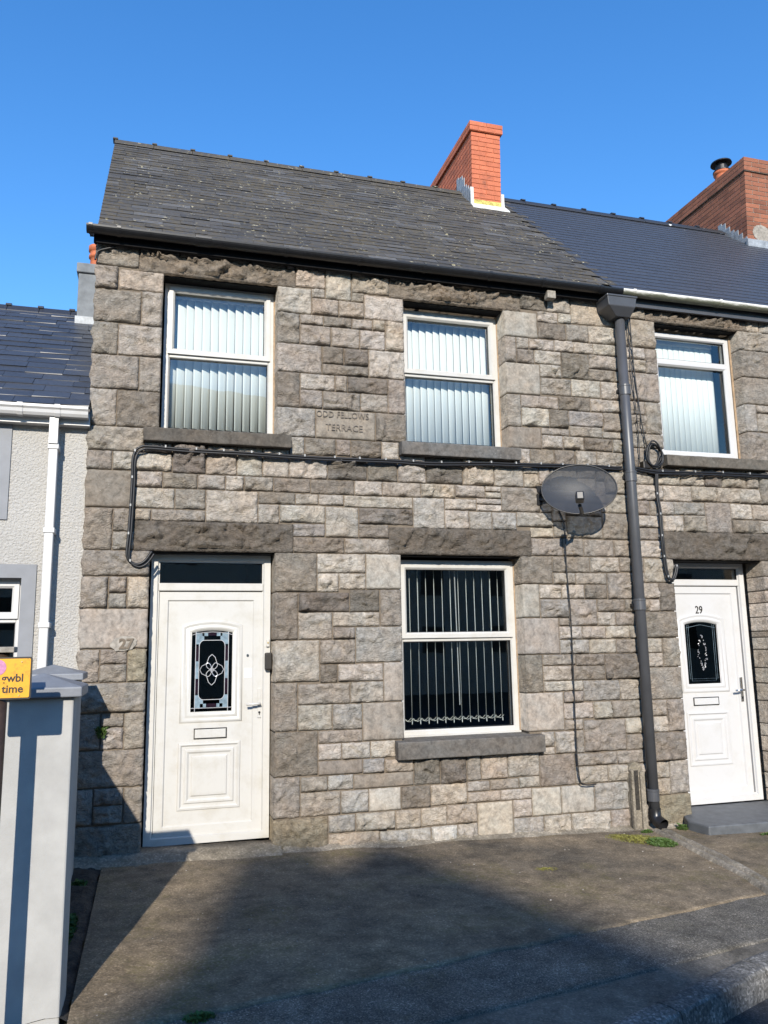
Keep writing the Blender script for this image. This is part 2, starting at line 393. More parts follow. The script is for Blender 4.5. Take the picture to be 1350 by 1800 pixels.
def kb(t):                                              # back of the kerb, curving round
    x = -9+18*t
    if x < 3.3: y = -4.078+.426*x - (.02*(x-3.3)**2 if x < 0 else 0)
    else: y = -2.672+.30*(x-3.3)-.012*(x-3.3)**2
    return (x, min(y, -2.0) if x < 3.3 else y)
def kb2(t): return kb((-.9+9.9*t+9)/18)
g = obj('ground', [(-400, -400, gz(-40, -40)-1.2), (400, -400, gz(40, -40)-1.2), (400, 400, -2.6), (-400, 400, -2.2)], [(0, 1, 2, 3)], 'earth'); g['kind'] = 'structure'
o = strip('forecourt', e1, lambda t: (-.30+9.3*t, .02), 'forecourt', 0.0, 150, 45, .006, skirt=.05)
o = strip('pavement', e2, lambda t: (-.9+9.9*t, e1((max(-.3, -.9+9.9*t)+.30)/9.3)[1]+.02), 'tarmac', -.006, 150, 14, .005, skirt=.05)
o = strip('pavement_edge', lambda t: (kb2(t)[0], kb2(t)[1]+.0), lambda t: (kb2(t)[0], max(kb2(t)[1]+.01, e2(t)[1]+.02)), 'tarmac2', -.012, 120, 10, .003)
# neighbour's front path on the far side of the gate pillars
o = strip('side_path', lambda t: (-9+8.1*t, -2.62), lambda t: (-9+8.1*t, .02), 'concrete', -.02, 40, 10, .004)
o = strip('side_pavement', lambda t: (-9+8.1*t, kb((8.1*t)/18)[1]), lambda t: (-9+8.1*t, -2.62), 'tarmac', -.03, 40, 6, .004)
o = strip('road', lambda t: (-60+120*t, -19), lambda t: (-60+120*t, (kb(min(1, max(0, (-60+120*t+9)/18)))[1])), 'road', -.135, 240, 20, .006)
# kerb stones
def kerb_pt(x): return Vector((*kb((x+9)/18), 0))
kr = obj('kerb', [(-9, kb(0)[1], -2), (-9, kb(0)[1]-.05, -2), (-9.02, kb(0)[1], -2)], [(0, 1, 2)], 'kerb'); kr['kind'] = 'structure'
bpy.data.objects.remove(kr)
VK = []; xs = -6.0; KP = Pieces()
kerb_root = None
def kerbstone(x0, x1):
    a = kerb_pt(x0); bq = kerb_pt(x1); d = (bq-a).normalized(); nn = Vector((d.y, -d.x, 0))
    prof = [(-.02, -.20), (-.02, .008), (.0, .012), (.05, .011), (.100, .006), (.110, -.004), (.117, -.05), (.122, -.10), (.124, -.14), (.126, -.22)]
    segs = 7; V = []; F = []
    for i in range(segs+1):
        p = a.lerp(bq, (i/segs)*.985+.0075)
        for (w, h) in prof:
            q = p+nn*w; jz = noise.noise((q.x*7, q.y*7, h*20))*.003; jw = noise.noise((q.x*11, q.y*11, h*25+5))*.004
            q = q+nn*jw; V.append((q.x, q.y, gz(p.x, p.y)-.018+h+jz))
    n = len(prof)
    for i in range(segs):
        for k in range(n-1): F.append((i*n+k, i*n+k+1, (i+1)*n+k+1, (i+1)*n+k))
    F.append(tuple(range(n))); F.append(tuple(range(segs*n+n-1, segs*n-1, -1)))
    return V, F
first = True; x = -8.0
while x < 8.4:
    L = .80
    V, F = kerbstone(x, x+L*.92)
    if first:
        kerb_root = obj('kerb', V, F, 'kerb', None, False); kerb_root['kind'] = 'structure'; first = False
    else:
        obj('kerb_stone', V, F, 'kerb', kerb_root, False)
    x += L*.92

# concrete drain channel and foot-of-wall fillet
def ribbon(pts, w, h0, m, name, label, cat):
    V = []; F = []
    P = []
    for i in range(len(pts)-1):
        for k in range(8): P.append(Vector(pts[i]).lerp(Vector(pts[i+1]), k/8))
    P.append(Vector(pts[-1])); prof = [(-w/2-.03, -.03), (-w/2, h0), (-w*.18, h0*.9), (-w*.08, h0*.2), (w*.08, h0*.2), (w*.18, h0), (w/2, h0*.8), (w/2+.03, -.03)]
    for i, p in enumerate(P):
        d = (P[min(i+1, len(P)-1)]-P[max(i-1, 0)]).normalized(); nn = Vector((d.y, -d.x))
        for (a, h) in prof:
            q = p+nn*(a+.012*noise.noise((p.x*8, p.y*8, a*30))); V.append((q.x, q.y, gz(q.x, q.y)+h+.006*noise.noise((q.x*14, q.y*14, 0))))
    n = len(prof)
    for i in range(len(P)-1):
        for k in range(n-1): F.append((i*n+k, i*n+k+1, (i+1)*n+k+1, (i+1)*n+k))
    return tag(obj(name, V, F, m, None, True), label, cat)
ribbon([(4.37, -.14), (4.24, -1.06), (4.09, -1.77), (4.02, -2.0)], .13, .022, 'concrete', 'drain_channel', 'narrow pale concrete channel running out from the grey downpipe', 'channel')

# ------------------------------------------------------------------ stone terrace
LAYOUT = """-535 3188 -199 3397 m;-535 2979 -363 3176 m;-353 2989 4 3158 b;-535 2690 -173 2967 m;-163 2680 3 2979 m;-535 2408 -348 2679 m;-338 2413 3 2670 l;-535 2116 -173 2396 m;-163 2112 3 2401 m;-535 1804 -337 2103 m;-327 1804 3 2102 d;-535 1600 -116 1792 m;1139 3182 1402 3397 b;1412 3094 1642 3396 l;1653 3183 2003 3399 b;1652 3093 1761 3171 b;1286 3093 1399 3170 l;977 2929 1276 3157 l;1288 2932 1525 3082 b;1535 2934 1762 3081 b;1772 2941 2138 3161 l;979 2645 1171 2918 m;1181 2832 1383 2916 l;1393 2831 1645 2920 d;1655 2834 1837 2920 l;1847 2831 1955 2931 b;1181 2647 1450 2820 m;1463 2645 1715 2820 m;1726 2649 1955 2821 l;1965 2651 2138 2930 b;976 2381 1367 2633 l;1380 2484 1566 2635 d;1576 2482 1796 2635 d;1379 2383 1797 2472 d;1808 2389 2137 2639 l;978 2064 1172 2370 d;1185 2232 1484 2369 l;1495 2233 1597 2372 m;1607 2234 1973 2372 d;1983 2063 2138 2376 m;1182 2063 1374 2221 m;1384 2061 1716 2220 m;1727 2066 1971 2222 m;975 1802 1309 2051 s;1320 1800 1852 2051 T;1862 1802 2138 2052 d;1092 1632 1214 1790 l;1224 1645 1490 1790 d;1500 1648 1622 1788 m;1632 1645 1904 1788 d;1914 1627 2068 1790 l;1421 1436 1768 1634 k;1778 1438 2047 1613 d;2059 1437 2313 1615 l;2323 1439 2667 1671 k;2679 1439 2975 1671 b;2987 1440 3273 1639 l;956 1308 1263 1422 d;1273 1304 1652 1423 d;1662 1305 1903 1426 l;1913 1307 2263 1426 m;2273 1310 2589 1427 b;2599 1322 2881 1426 l;2891 1321 3040 1372 l;3328 3202 3609 3399 d;3620 3204 3866 3399 l;3879 3108 4354 3398 b;4478 3227 4715 3399 b;3147 2913 3496 3163 L;3509 3086 3721 3190 l;3734 3098 3868 3193 l;3506 2918 3802 3076 d;3815 2922 4052 3086 m;4063 2922 4372 3097 l;3147 2652 3261 2901 m;3275 2794 3396 2901 l;3408 2800 3666 2899 l;3678 2801 3875 2906 l;3885 2803 4091 2908 l;4103 2804 4371 2911 l;3271 2651 3445 2783 m;3458 2662 3733 2789 l;3744 2536 4027 2787 k;4040 2658 4364 2792 l;3147 2341 3498 2640 M;3509 2528 3733 2650 l;4037 2537 4312 2645 m;3510 2354 3825 2516 m;3837 2357 4147 2525 l;4160 2353 4393 2525 l;3147 2020 3284 2327 m;3295 2214 3677 2328 m;3688 2214 4024 2344 d;4036 2220 4395 2340 l;3295 2030 3574 2204 l;3586 2030 3777 2203 d;3790 2063 4149 2202 s;4161 2028 4400 2210 m;3147 1813 3480 2009 N;3494 1957 3778 2017 m;3790 1957 4137 2053 m;4148 1955 4422 2018 m;3490 1819 3704 1945 l;3716 1826 3927 1945 l;3937 1824 4240 1944 d;4252 1821 4416 1945 m;3227 1652 3354 1801 l;3366 1632 3601 1802 d;3615 1627 3824 1808 d;3838 1636 4057 1813 l;4069 1638 4390 1811 m;4465 2924 4818 3213 b;4461 2799 4678 2913 l;4691 2660 4818 2912 m;4460 2662 4679 2786 l;4481 2362 4818 2649 m;4405 2222 4632 2349 m;4644 2032 4818 2350 m;4411 2031 4632 2209 m;4432 1884 4820 2021 m;4427 1687 4788 1873 m;5833 3013 6252 3213 m;5951 3223 6105 3397 b;6118 3223 6288 3397 l;5831 2719 6214 3003 m;5832 2424 6187 2706 M;5832 2129 5971 2414 s;5981 2332 6172 2412 m;5982 2130 6149 2321 m;5834 1820 6113 2116 m;-535 1440 -354 1589 m;-344 1440 -182 1589 l;-172 1446 112 1587 l;122 1437 384 1674 k;394 1437 638 1675 b;648 1435 852 1676 l;862 1436 1078 1674 l;1088 1434 1411 1618 l;-535 1134 -171 1429 N;-160 1306 41 1433 l;51 1308 320 1427 d;330 1308 546 1424 l;556 1306 699 1425 l;709 1311 946 1424 m;-161 1136 141 1296 l;151 1136 388 1297 m;398 1033 817 1295 l;828 1203 1134 1298 d;-535 793 -332 1122 d;-322 944 -174 1121 m;-322 795 -162 934 m;-161 1032 -42 1123 b;-32 1032 388 1122 m;827 1034 995 1190 l;1007 1048 1392 1193 l;-535 586 -36 783 m;-535 335 -345 575 m;-334 453 -206 576 m;-194 333 -36 574 b;-335 332 -204 443 s;-535 21 -36 322 M;-535 -233 -388 9 m;-376 -96 -185 11 m;-378 -235 -183 -106 m;-173 -236 -36 9 y;1144 1207 1333 1291 l;1343 1207 1556 1293 l;1566 1198 2183 1293 l;2194 1027 2482 1297 s;2496 1204 2792 1299 l;2802 1200 3041 1254 l;3051 1207 3430 1427 m;1402 930 1686 1187 l;1698 1053 2184 1187 k;2493 1028 2715 1192 l;2726 1029 2939 1187 s;2950 1030 3185 1188 s;3198 1066 3547 1196 l;1123 931 1390 1034 s;1696 930 1959 1043 d;1123 794 1559 917 d;1569 796 1960 917 m;967 463 1319 783 d;1329 626 1745 782 l;1329 464 1508 615 l;1518 487 1744 616 l;1755 489 2063 784 L;967 69 1158 452 d;1168 297 1598 453 k;1608 297 1864 477 k;1877 173 2063 479 m;1168 70 1449 286 l;1461 173 1864 287 l;1459 69 1647 162 m;1657 -127 2063 163 s;969 -274 1340 57 l;1350 -134 1646 59 m;1350 -285 1493 -146 d;1503 -282 1888 -144 l;1898 -455 2063 -137 M;1166 -457 1596 -299 m;1606 -457 1888 -292 l;2892 1382 3038 1427 l;2802 1264 3041 1311 l;4083 967 4392 1213 m;4140 1223 4389 1397 l;3565 973 3694 1116 m;3705 972 4071 1173 m;3326 967 3553 1054 b;3328 803 3641 956 m;3652 802 3855 962 m;3867 803 4179 955 m;4191 804 4392 954 b;4403 802 4744 959 l;3212 543 3524 788 d;3534 649 3915 790 m;3928 654 4229 789 l;4241 662 4493 792 m;4506 564 4818 783 l;3536 540 3755 639 m;3768 541 4086 639 m;4096 406 4342 643 m;4353 560 4496 649 m;3212 238 3379 533 L;3391 409 3602 529 l;3616 407 3840 530 l;3853 406 4079 531 d;4413 406 4640 550 m;4652 290 4817 551 d;3393 236 3674 397 s;3688 160 3959 396 m;3976 287 4257 396 d;4269 284 4399 396 m;4536 288 4637 396 l;3971 158 4151 277 l;4163 160 4409 273 m;3212 -91 3558 226 M;3572 160 3677 224 m;4423 41 4817 278 d;3570 39 3792 149 l;3802 39 4039 148 l;4049 42 4288 148 l;4299 37 4411 150 l;3571 -92 3859 28 s;3870 -93 4139 28 l;4152 -96 4423 27 m;4434 -98 4630 29 l;4643 -231 4820 31 m;3212 -426 3378 -102 d;3391 -192 3710 -102 m;3721 -200 4010 -105 d;4020 -330 4396 -106 k;4407 -231 4632 -108 l;3389 -328 3665 -204 l;3677 -329 4009 -210 d;3389 -421 3772 -339 l;3784 -518 4147 -341 s;4158 -521 4396 -340 l;4408 -527 4818 -241 M;3212 -761 3566 -436 M;3580 -525 3772 -431 m;3576 -667 3863 -535 l;3875 -678 4049 -532 l;4060 -678 4389 -531 m;4402 -677 4634 -538 m;4647 -820 4820 -537 m;4401 1519 4677 1675 l;4442 1360 4766 1507 l;4690 1522 4973 1677 l;4984 1527 5255 1696 b;5267 1525 5466 1698 d;5476 1525 5758 1699 b;5769 1525 5908 1697 m;4779 1361 5095 1508 l;5106 1367 5391 1515 b;5403 1370 5664 1512 b;5675 1363 5909 1511 l;5921 1361 6053 1697 m;4402 1216 4608 1350 m;4622 1214 4706 1349 m;4717 1221 4876 1348 l;4889 1229 5238 1350 s;5251 1056 5542 1356 M;5553 1201 5798 1352 l;5811 1200 6051 1351 l;4403 1091 4742 1204 l;4753 1056 4977 1211 l;4989 1056 5238 1219 m;5552 1057 5875 1188 d;5887 1059 6049 1189 l;4404 971 4740 1081 m;-535 -463 -36 -246 m;-535 -736 -360 -476 m;-350 -570 -191 -474 m;-350 -736 -191 -580 l;-181 -739 -36 -473 m;-535 -1013 -36 -749 m;-535 -1279 -393 -1025 m;-381 -1141 -177 -1023 m;-383 -1280 -176 -1151 m;-166 -1282 -36 -1027 m;-535 -1591 -36 -1292 d;967 -663 1155 -284 d;1165 -664 1444 -467 l;1454 -668 1699 -469 s;1710 -769 2062 -467 M;967 -1016 1323 -676 d;1334 -771 1700 -678 m;1335 -904 1522 -782 l;1532 -906 1765 -781 l;1776 -908 1982 -780 l;1333 -1022 1698 -917 N;1708 -1028 1886 -918 s;1897 -1030 2137 -932 b;1187 -1144 1403 -1034 m;1413 -1142 1619 -1033 s;1629 -1147 2138 -1040 N;967 -1334 1176 -1026 m;1186 -1332 1510 -1155 m;1520 -1329 1746 -1159 s;1756 -1332 2023 -1157 L;967 -1626 1404 -1346 y;1414 -1474 1633 -1344 s;1643 -1477 1971 -1343 l;1981 -1485 2194 -1343 b;2204 -1480 2423 -1340 b;2433 -1481 2699 -1333 b;2710 -1663 3029 -1334 B;1416 -1633 1835 -1488 b;1846 -1644 2280 -1496 w;2290 -1654 2514 -1493 w;2524 -1658 2699 -1491 l;2148 -1147 2375 -932 k;2385 -1151 2613 -933 k;2624 -1140 2745 -933 m;2758 -1139 2995 -933 b;3005 -1134 3298 -931 l;2033 -1329 2284 -1158 d;2295 -1321 2609 -1161 b;2623 -1229 2822 -1154 l;2835 -1229 3095 -1151 m;3105 -1229 3297 -1144 l;2622 -1320 2919 -1243 b;2930 -1321 3213 -1240 l;3578 -765 3752 -680 m;3763 -961 4182 -690 m;4194 -824 4406 -688 l;4195 -964 4407 -834 m;4417 -822 4637 -687 l;4419 -1080 4816 -832 d;3331 -896 3456 -774 l;3470 -961 3668 -777 l;3330 -962 3458 -906 l;3680 -965 3752 -775 m;3310 -1232 3647 -972 d;3660 -1079 4075 -975 m;4087 -1083 4409 -974 m;4383 -1230 4612 -1094 l;4624 -1374 4816 -1090 l;3658 -1230 3973 -1090 l;3985 -1231 4247 -1093 l;4381 -1378 4614 -1240 b;3223 -1471 3494 -1246 L;3507 -1471 3823 -1246 L;3836 -1470 4208 -1241 s;3042 -1472 3210 -1331 l;3042 -1669 3316 -1482 s;3327 -1678 3582 -1482 l;3596 -1683 3974 -1481 l;3986 -1689 4228 -1480 m;4383 -1699 4819 -1388 y;6774 -1754 7004 -1610 b;7014 -1758 7406 -1610 l;7416 -1766 7655 -1610 b;7665 -1770 7934 -1610 l;7944 -1778 8316 -1610 m;8326 -1786 8563 -1610 l;8573 -1790 9061 -1610 m;6143 -1604 6494 -1440 m;6504 -1604 6714 -1440 m;6724 -1600 7061 -1440 b;7071 -1600 7316 -1440 m;7326 -1600 7620 -1440 l;7630 -1600 8028 -1440 b;8038 -1600 8413 -1440 l;8423 -1600 8929 -1440 m;5945 -1430 6275 -1290 d;6285 -1430 6575 -1290 m;6585 -1430 6842 -1290 l;6852 -1430 7060 -1290 s;7070 -1430 7397 -1290 m;7407 -1430 7711 -1290 s;7721 -1430 8066 -1290 l;8076 -1430 8485 -1290 m;8495 -1430 8816 -1290 m;5863 -1280 6187 -1090 m;6197 -1280 6527 -1090 m;6537 -1280 6926 -1090 l;6936 -1280 7311 -1090 m;7321 -1280 7572 -1090 m;7582 -1280 7798 -1090 l;7808 -1280 8062 -1090 l;8072 -1280 8272 -1090 l;8282 -1280 8785 -1090 m;6118 -1080 6521 -920 d;6531 -1080 6910 -920 l;6920 -1080 7175 -920 m;7185 -1080 7571 -920 m;7581 -1080 7801 -920 d;7811 -1080 8133 -920 l;8143 -1080 8406 -920 l;8416 -1080 8802 -920 s;5937 -910 6308 -770 m;6318 -910 6634 -770 s;6644 -910 7050 -770 d;7060 -910 7452 -770 l;7462 -910 7665 -770 l;7675 -910 8027 -770 l;8037 -910 8360 -770 b;8370 -910 8784 -770 m;6095 -760 6316 -600 b;6326 -760 6581 -600 d;6591 -760 6924 -600 m;6934 -760 7229 -600 m;7239 -760 7526 -600 s;7536 -760 7734 -600 d;7744 -760 8031 -600 d;8041 -760 8414 -600 s;8424 -760 8772 -600 l;5861 -590 6219 -430 m;6229 -590 6511 -430 m;6521 -590 6742 -430 l;6752 -590 7138 -430 m;7148 -590 7462 -430 d;7472 -590 7874 -430 l;7884 -590 8183 -430 l;8193 -590 8478 -430 l;8488 -590 8868 -430 s;6046 -420 6360 -260 m;6370 -420 6634 -260 d;6644 -420 7045 -260 l;7055 -420 7434 -260 m;7444 -420 7845 -260 m;7855 -420 8055 -260 l;8065 -420 8424 -260 m;8434 -420 8886 -260 l;6018 -250 6314 -110 s;6324 -250 6678 -110 d;6688 -250 6926 -110 l;6936 -250 7173 -110 l;7183 -250 7376 -110 m;7386 -250 7601 -110 d;7611 -250 7994 -110 b;8004 -250 8206 -110 m;8216 -250 8442 -110 m;8452 -250 8938 -110 b;6079 -100 6366 90 l;6376 -100 6573 90 l;6583 -100 6881 90 m;6891 -100 7214 90 l;7224 -100 7423 90 l;7433 -100 7792 90 b;7802 -100 8191 90 m;8201 -100 8576 90 l;8586 -100 8910 90 b;5941 100 6309 290 m;6319 100 6594 290 s;6604 100 6982 290 d;6992 100 7203 290 l;7213 100 7605 290 m;7615 100 7917 290 d;7927 100 8209 290 s;8219 100 8424 290 m;8434 100 8880 290 s;6198 300 6474 490 l;6484 300 6713 490 l;6723 300 6985 490 m;6995 300 7242 490 l;7252 300 7598 490 l;7608 300 7941 490 l;7951 300 8260 490 s;8270 300 8749 490 s;5976 500 6261 620 m;6271 500 6539 620 l;6549 500 6956 620 l;6966 500 7305 620 m;7315 500 7625 620 s;7635 500 7997 620 m;8007 500 8403 620 b;8413 500 8892 620 s;6243 630 6524 820 m;6534 630 6754 820 l;6764 630 7087 820 l;7097 630 7350 820 m;7360 630 7593 820 m;7603 630 7942 820 l;7952 630 8159 820 l;8169 630 8431 820 m;8441 630 8819 820 m;6316 830 6672 950 l;6682 830 7048 950 l;7058 830 7283 950 s;7293 830 7629 950 l;7639 830 7996 950 l;8006 830 8234 950 s;8244 830 8582 950 m;8592 830 9034 950 m;6318 960 6620 1150 m;6630 960 6888 1150 m;6898 960 7252 1150 b;7262 960 7590 1150 s;7600 960 7988 1150 d;7998 960 8299 1150 m;8309 960 8562 1150 d;8572 960 9007 1150 m;6062 1160 6365 1300 b;6375 1160 6700 1300 m;6710 1160 6989 1300 d;6999 1160 7327 1300 l;7337 1160 7639 1300 s;7649 1160 8053 1300 m;8063 1160 8386 1300 m;8396 1160 8902 1300 m;6294 1310 6696 1500 l;6706 1310 6929 1500 m;6939 1310 7144 1500 l;7154 1310 7553 1500 l;7563 1310 7840 1500 b;7850 1310 8197 1500 b;8207 1310 8455 1500 b;8465 1310 8825 1500 l;6064 1510 6344 1650 l;6354 1510 6738 1650 m;6748 1510 7072 1650 l;7082 1510 7433 1650 d;7443 1510 7842 1650 l;7852 1510 8165 1650 l;8175 1510 8525 1650 b;8535 1510 8875 1650 d;6161 1660 6471 1800 d;6481 1660 6708 1800 m;6718 1660 7021 1800 b;7031 1660 7371 1800 d;7381 1660 7644 1800 d;7654 1660 7857 1800 l;7867 1660 8118 1800 l;8128 1660 8385 1800 l;8395 1660 8720 1800 l;6222 1810 6525 1930 b;6535 1810 6765 1930 s;6775 1810 7185 1930 d;7195 1810 7459 1930 l;7469 1810 7842 1930 m;7852 1810 8066 1930 m;8076 1810 8333 1930 d;8343 1810 8781 1930 l;6299 1940 6638 2080 m;6648 1940 7011 2080 s;7021 1940 7348 2080 m;7358 1940 7726 2080 l;7736 1940 8122 2080 m;8132 1940 8516 2080 l;8526 1940 8965 2080 b;6367 2090 6582 2280 l;6592 2090 6892 2280 b;6902 2090 7274 2280 m;7284 2090 7483 2280 l;7493 2090 7757 2280 l;7767 2090 8110 2280 l;8120 2090 8422 2280 b;8432 2090 8922 2280 l;6339 2290 6537 2430 l;6547 2290 6739 2430 l;6749 2290 6986 2430 m;6996 2290 7382 2430 m;7392 2290 7761 2430 m;7771 2290 8150 2430 d;8160 2290 8358 2430 d;8368 2290 8782 2430 l;6200 2440 6488 2600 d;6498 2440 6759 2600 m;6769 2440 6963 2600 d;6973 2440 7368 2600 m;7378 2440 7641 2600 d;7651 2440 8049 2600 d;8059 2440 8320 2600 m;8330 2440 8576 2600 b;8586 2440 8912 2600 d;6343 2610 6682 2770 m;6692 2610 6901 2770 l;6911 2610 7238 2770 m;7248 2610 7643 2770 m;7653 2610 7990 2770 s;8000 2610 8358 2770 m;8368 2610 8560 2770 m;8570 2610 8913 2770 m;6224 2780 6547 2900 l;6557 2780 6947 2900 l;6957 2780 7293 2900 l;7303 2780 7690 2900 l;7700 2780 8057 2900 l;8067 2780 8406 2900 m;8416 2780 8729 2900 m;6399 2910 6779 3070 l;6789 2910 7017 3070 m;7027 2910 7228 3070 l;7238 2910 7637 3070 l;7647 2910 7985 3070 m;7995 2910 8340 3070 s;8350 2910 8563 3070 m;8573 2910 9055 3070 d;6301 3080 6571 3270 d;6581 3080 6934 3270 l;6944 3080 7301 3270 l;7311 3080 7541 3270 m;7551 3080 7789 3270 m;7799 3080 8069 3270 m;8079 3080 8476 3270 m;8486 3080 8876 3270 b;6300 3280 6595 3398 b;6605 3280 6841 3398 l;6851 3280 7067 3398 m;7077 3280 7449 3398 m;7459 3280 7855 3398 s;7865 3280 8262 3398 m;8272 3280 8755 3398 d;6141 -1738 6369 -1616 b;6381 -1742 6761 -1616 l;5861 -1730 6129 -1560 d;4241 -1698 4369 -1440 m;5861 -1550 6129 -1440 b;4221 -1430 4369 -1320 d;5861 -1430 5933 -1292 l;4221 -1310 4369 -1260 b;4261 -1250 4369 -1096 l;5861 -1078 6105 -940 b;5861 -930 5925 -820 l;5861 -810 5925 -600 m;5937 -758 6085 -600 s;5861 -418 6033 -280 m;5861 -270 6005 -100 m;5861 -90 6065 20 s;5861 30 6065 80 d;5861 90 5929 220 l;5861 230 5929 360 l;4413 290 4525 396 b;5941 302 6185 480 l;5861 370 5929 480 b;5861 490 5965 620 m;5861 630 6229 780 d;6101 790 6229 960 m;6241 830 6305 1000 s;6101 970 6229 1148 l;6241 1010 6305 1148 l;3561 1126 3689 1300 l;3701 1186 3949 1300 m;3961 1186 4073 1300 m;3441 1206 3549 1340 l;3561 1310 3809 1420 l;3821 1310 4029 1420 m;4041 1310 4129 1520 l;6065 1310 6281 1500 l;3441 1350 3549 1460 l;4141 1410 4349 1628 l;4361 1410 4429 1508 s;3561 1430 3829 1616 l;3841 1430 4029 1540 b;3285 1438 3429 1560 b;3441 1470 3549 1620 l;4041 1530 4129 1624 m;3841 1550 4029 1624 s;3285 1570 3429 1620 m;-103 1598 109 1676 l;6065 1662 6149 1800 b;6125 1810 6209 1940 m;6125 1950 6285 2100 m;6161 2110 6353 2260 m;6161 2270 6325 2320 m;6185 2330 6325 2412 m;4405 2362 4469 2520 m;4405 2530 4469 2640 m;4325 2538 4393 2640 l;6197 2610 6329 2700 l;4377 2650 4449 2780 l;6225 2710 6329 2768 m;4385 2790 4449 2960 m;6225 2910 6389 3000 m;4385 2970 4453 3100 m;6265 3010 6389 3068 l;4365 3110 4453 3240 m;4365 3250 4465 3396 l;-187 3330 129 3396 m;141 3330 449 3396 l;461 3330 729 3396 m;741 3330 1049 3396 m;1061 3330 1125 3396 s;4085 1226 4129 1297 l;2081 1626 2309 1673 s;6001 1710 6053 1809 l;2013 3338 2269 3397 l;2281 3338 2569 3397 m;2581 3338 2849 3397 m;2861 3338 3229 3397 m;3241 3338 3317 3397 d;4729 3346 5029 3397 m;5041 3346 5349 3397 m;5361 3346 5609 3397 s;5621 3346 5829 3397 b;5841 3346 5937 3397 m"""
TK = 1.20
TONES = dict(l=(.315, .278, .236), m=(.205, .178, .150), d=(.128, .106, .084), k=(.078, .068, .058), s=(.232, .218, .203), b=(.315, .258, .200), y=(.185, .152, .085),
             L=(.262, .240, .208), M=(.205, .182, .155), N=(.120, .100, .080), T=(.165, .142, .115), B=(.315, .262, .205), w=(.36, .335, .295))
TONES = {k: tuple((c*.68+g*.32)*TK for c, g in zip(v, (.240, .208, .174))) for k, v in TONES.items()}
TONES = {k: tuple(c*.84+(.3*v[0]+.6*v[1]+.1*v[2])*.16 for c in v) for k, v in TONES.items()}
OPEN = dict(UL=(.005, 1.80, .975, 3.16), UR=(2.14, 1.80, 3.145, 3.165), LW=(2.065, -.775, 3.21, .79), D27=(-.034, -1.60, .965, .785),
            D29=(4.82, -1.75, 5.86, .785), RW=(4.82, 1.82, 5.83, 3.215))
def rock(x0, z0, x1, z1, kind, yback, amp=None, seed=0, nxm=26, nzm=18, margin_bottom=0):
    rnd = random.Random(seed); w = x1-x0; h = z1-z0
    smooth = kind in 'LMNTB'
    A = amp if amp is not None else (.004 if smooth else rnd.uniform(.016, .031)*min(1, min(w, h)/.11)*(1.5 if kind == 'k' else 1))
    nx = max(4, min(nxm, int(w/(.03 if smooth else .0125)))); nz = max(4, min(nzm, int(h/(.03 if smooth else .0115))))
    mg = min(.014, w*.12, h*.12)
    X = [x0]+[x0+mg+(w-2*mg)*i/(nx-2) for i in range(nx-1)]+[x1]; Z = [z0]+[z0+mg+(h-2*mg)*j/(nz-2) for j in range(nz-1)]+[z1]
    nx = len(X)-1; nz = len(Z)-1
    planes = []
    for q in range(5):
        ang = rnd.uniform(0, 6.28); g = rnd.uniform(.10, .42); px = x0+w*rnd.uniform(.15, .85); pz = z0+h*rnd.uniform(.15, .85)
        planes.append((math.cos(ang)*g, math.sin(ang)*g, px, pz, A*rnd.uniform(.5, 1.25)))
    base = rnd.uniform(-.004, .004); V = []; F = []
    cracks = []
    if not smooth:
        for q in range(max(2, min(46 if w > .9 else 8, int(w*h/.0080)))):
            ang = rnd.gauss(.25, .8)+(math.pi if rnd.random() < .5 else 0)
            cracks.append((x0+w*rnd.uniform(.05, .95), z0+h*rnd.uniform(.12, .88), math.cos(ang), math.sin(ang), rnd.uniform(.28, .70)*A, rnd.uniform(.35, 1.2)*min(w, .34)*.5, rnd.uniform(0, 99)))
    for j, z in enumerate(Z):
        for i, x in enumerate(X):
            edge = i in (0, nx) or j in (0, nz)
            nq = noise.noise((x*16+seed, z*16, seed*.37)); nq2 = noise.noise((x*40, z*40, seed*.7))
            if smooth: y = base*.5-A*(.4+.5*nq)
            else:
                hgt = min(p[4]+p[0]*(x-p[2])+p[1]*(z-p[3]) for p in planes)
                hgt = max(-.3*A, min(A*1.3, hgt))
                for (cx_, cz_, ca, sa, dd, rl_, sq) in cracks:
                    u_ = (x-cx_)*ca+(z-cz_)*sa; v_ = -(x-cx_)*sa+(z-cz_)*ca+.020*noise.noise((u_*16, sq, 0))+.010*noise.noise((u_*45, sq, 4))
                    fall = max(0, 1-abs(u_)/rl_)
                    hgt += dd*fall*(1 if v_ > 0 else -1)*math.exp(-abs(v_)/.045)
                y = min(.003, base-(.35*A+hgt+A*.55*nq+A*.30*nq2))
                if margin_bottom and z < z0+margin_bottom: y = -.004
            jx = jz = 0
            if edge:
                y = base*.6+.004+.003*nq; jx = (.0055*noise.noise((z*22, seed, 1.))+.003*noise.noise((z*60, seed, 5.))) if i in (0, nx) else 0; jx = jx if not (i == 0 and x0 < -.530) else -.008+.022*noise.noise((z*11, 3., 9.))+.008*noise.noise((z*40, 3., 2.)); jz = (.0055*noise.noise((x*22, seed, 2.))+.003*noise.noise((x*60, seed, 6.))) if j in (0, nz) else 0
            V.append((x+jx, y, z+jz))
    for j in range(nz):
        for i in range(nx):
            q = j*(nx+1)+i; F.append((q, q+1, q+nx+2, q+nx+1))
    # sides and back edge
    loop = [i for i in range(nx)] + [j*(nx+1)+nx for j in range(nz)] + [nz*(nx+1)+i for i in range(nx, 0, -1)] + [j*(nx+1) for j in range(nz, 0, -1)]
    k0 = len(V)
    for q in loop: v = V[q]; V.append((v[0], yback, v[2]))
    n = len(loop)
    for k in range(n): F.append((loop[(k+1) % n], loop[k], k0+k, k0+(k+1) % n))
    F.append(tuple(k0+k for k in range(n)))
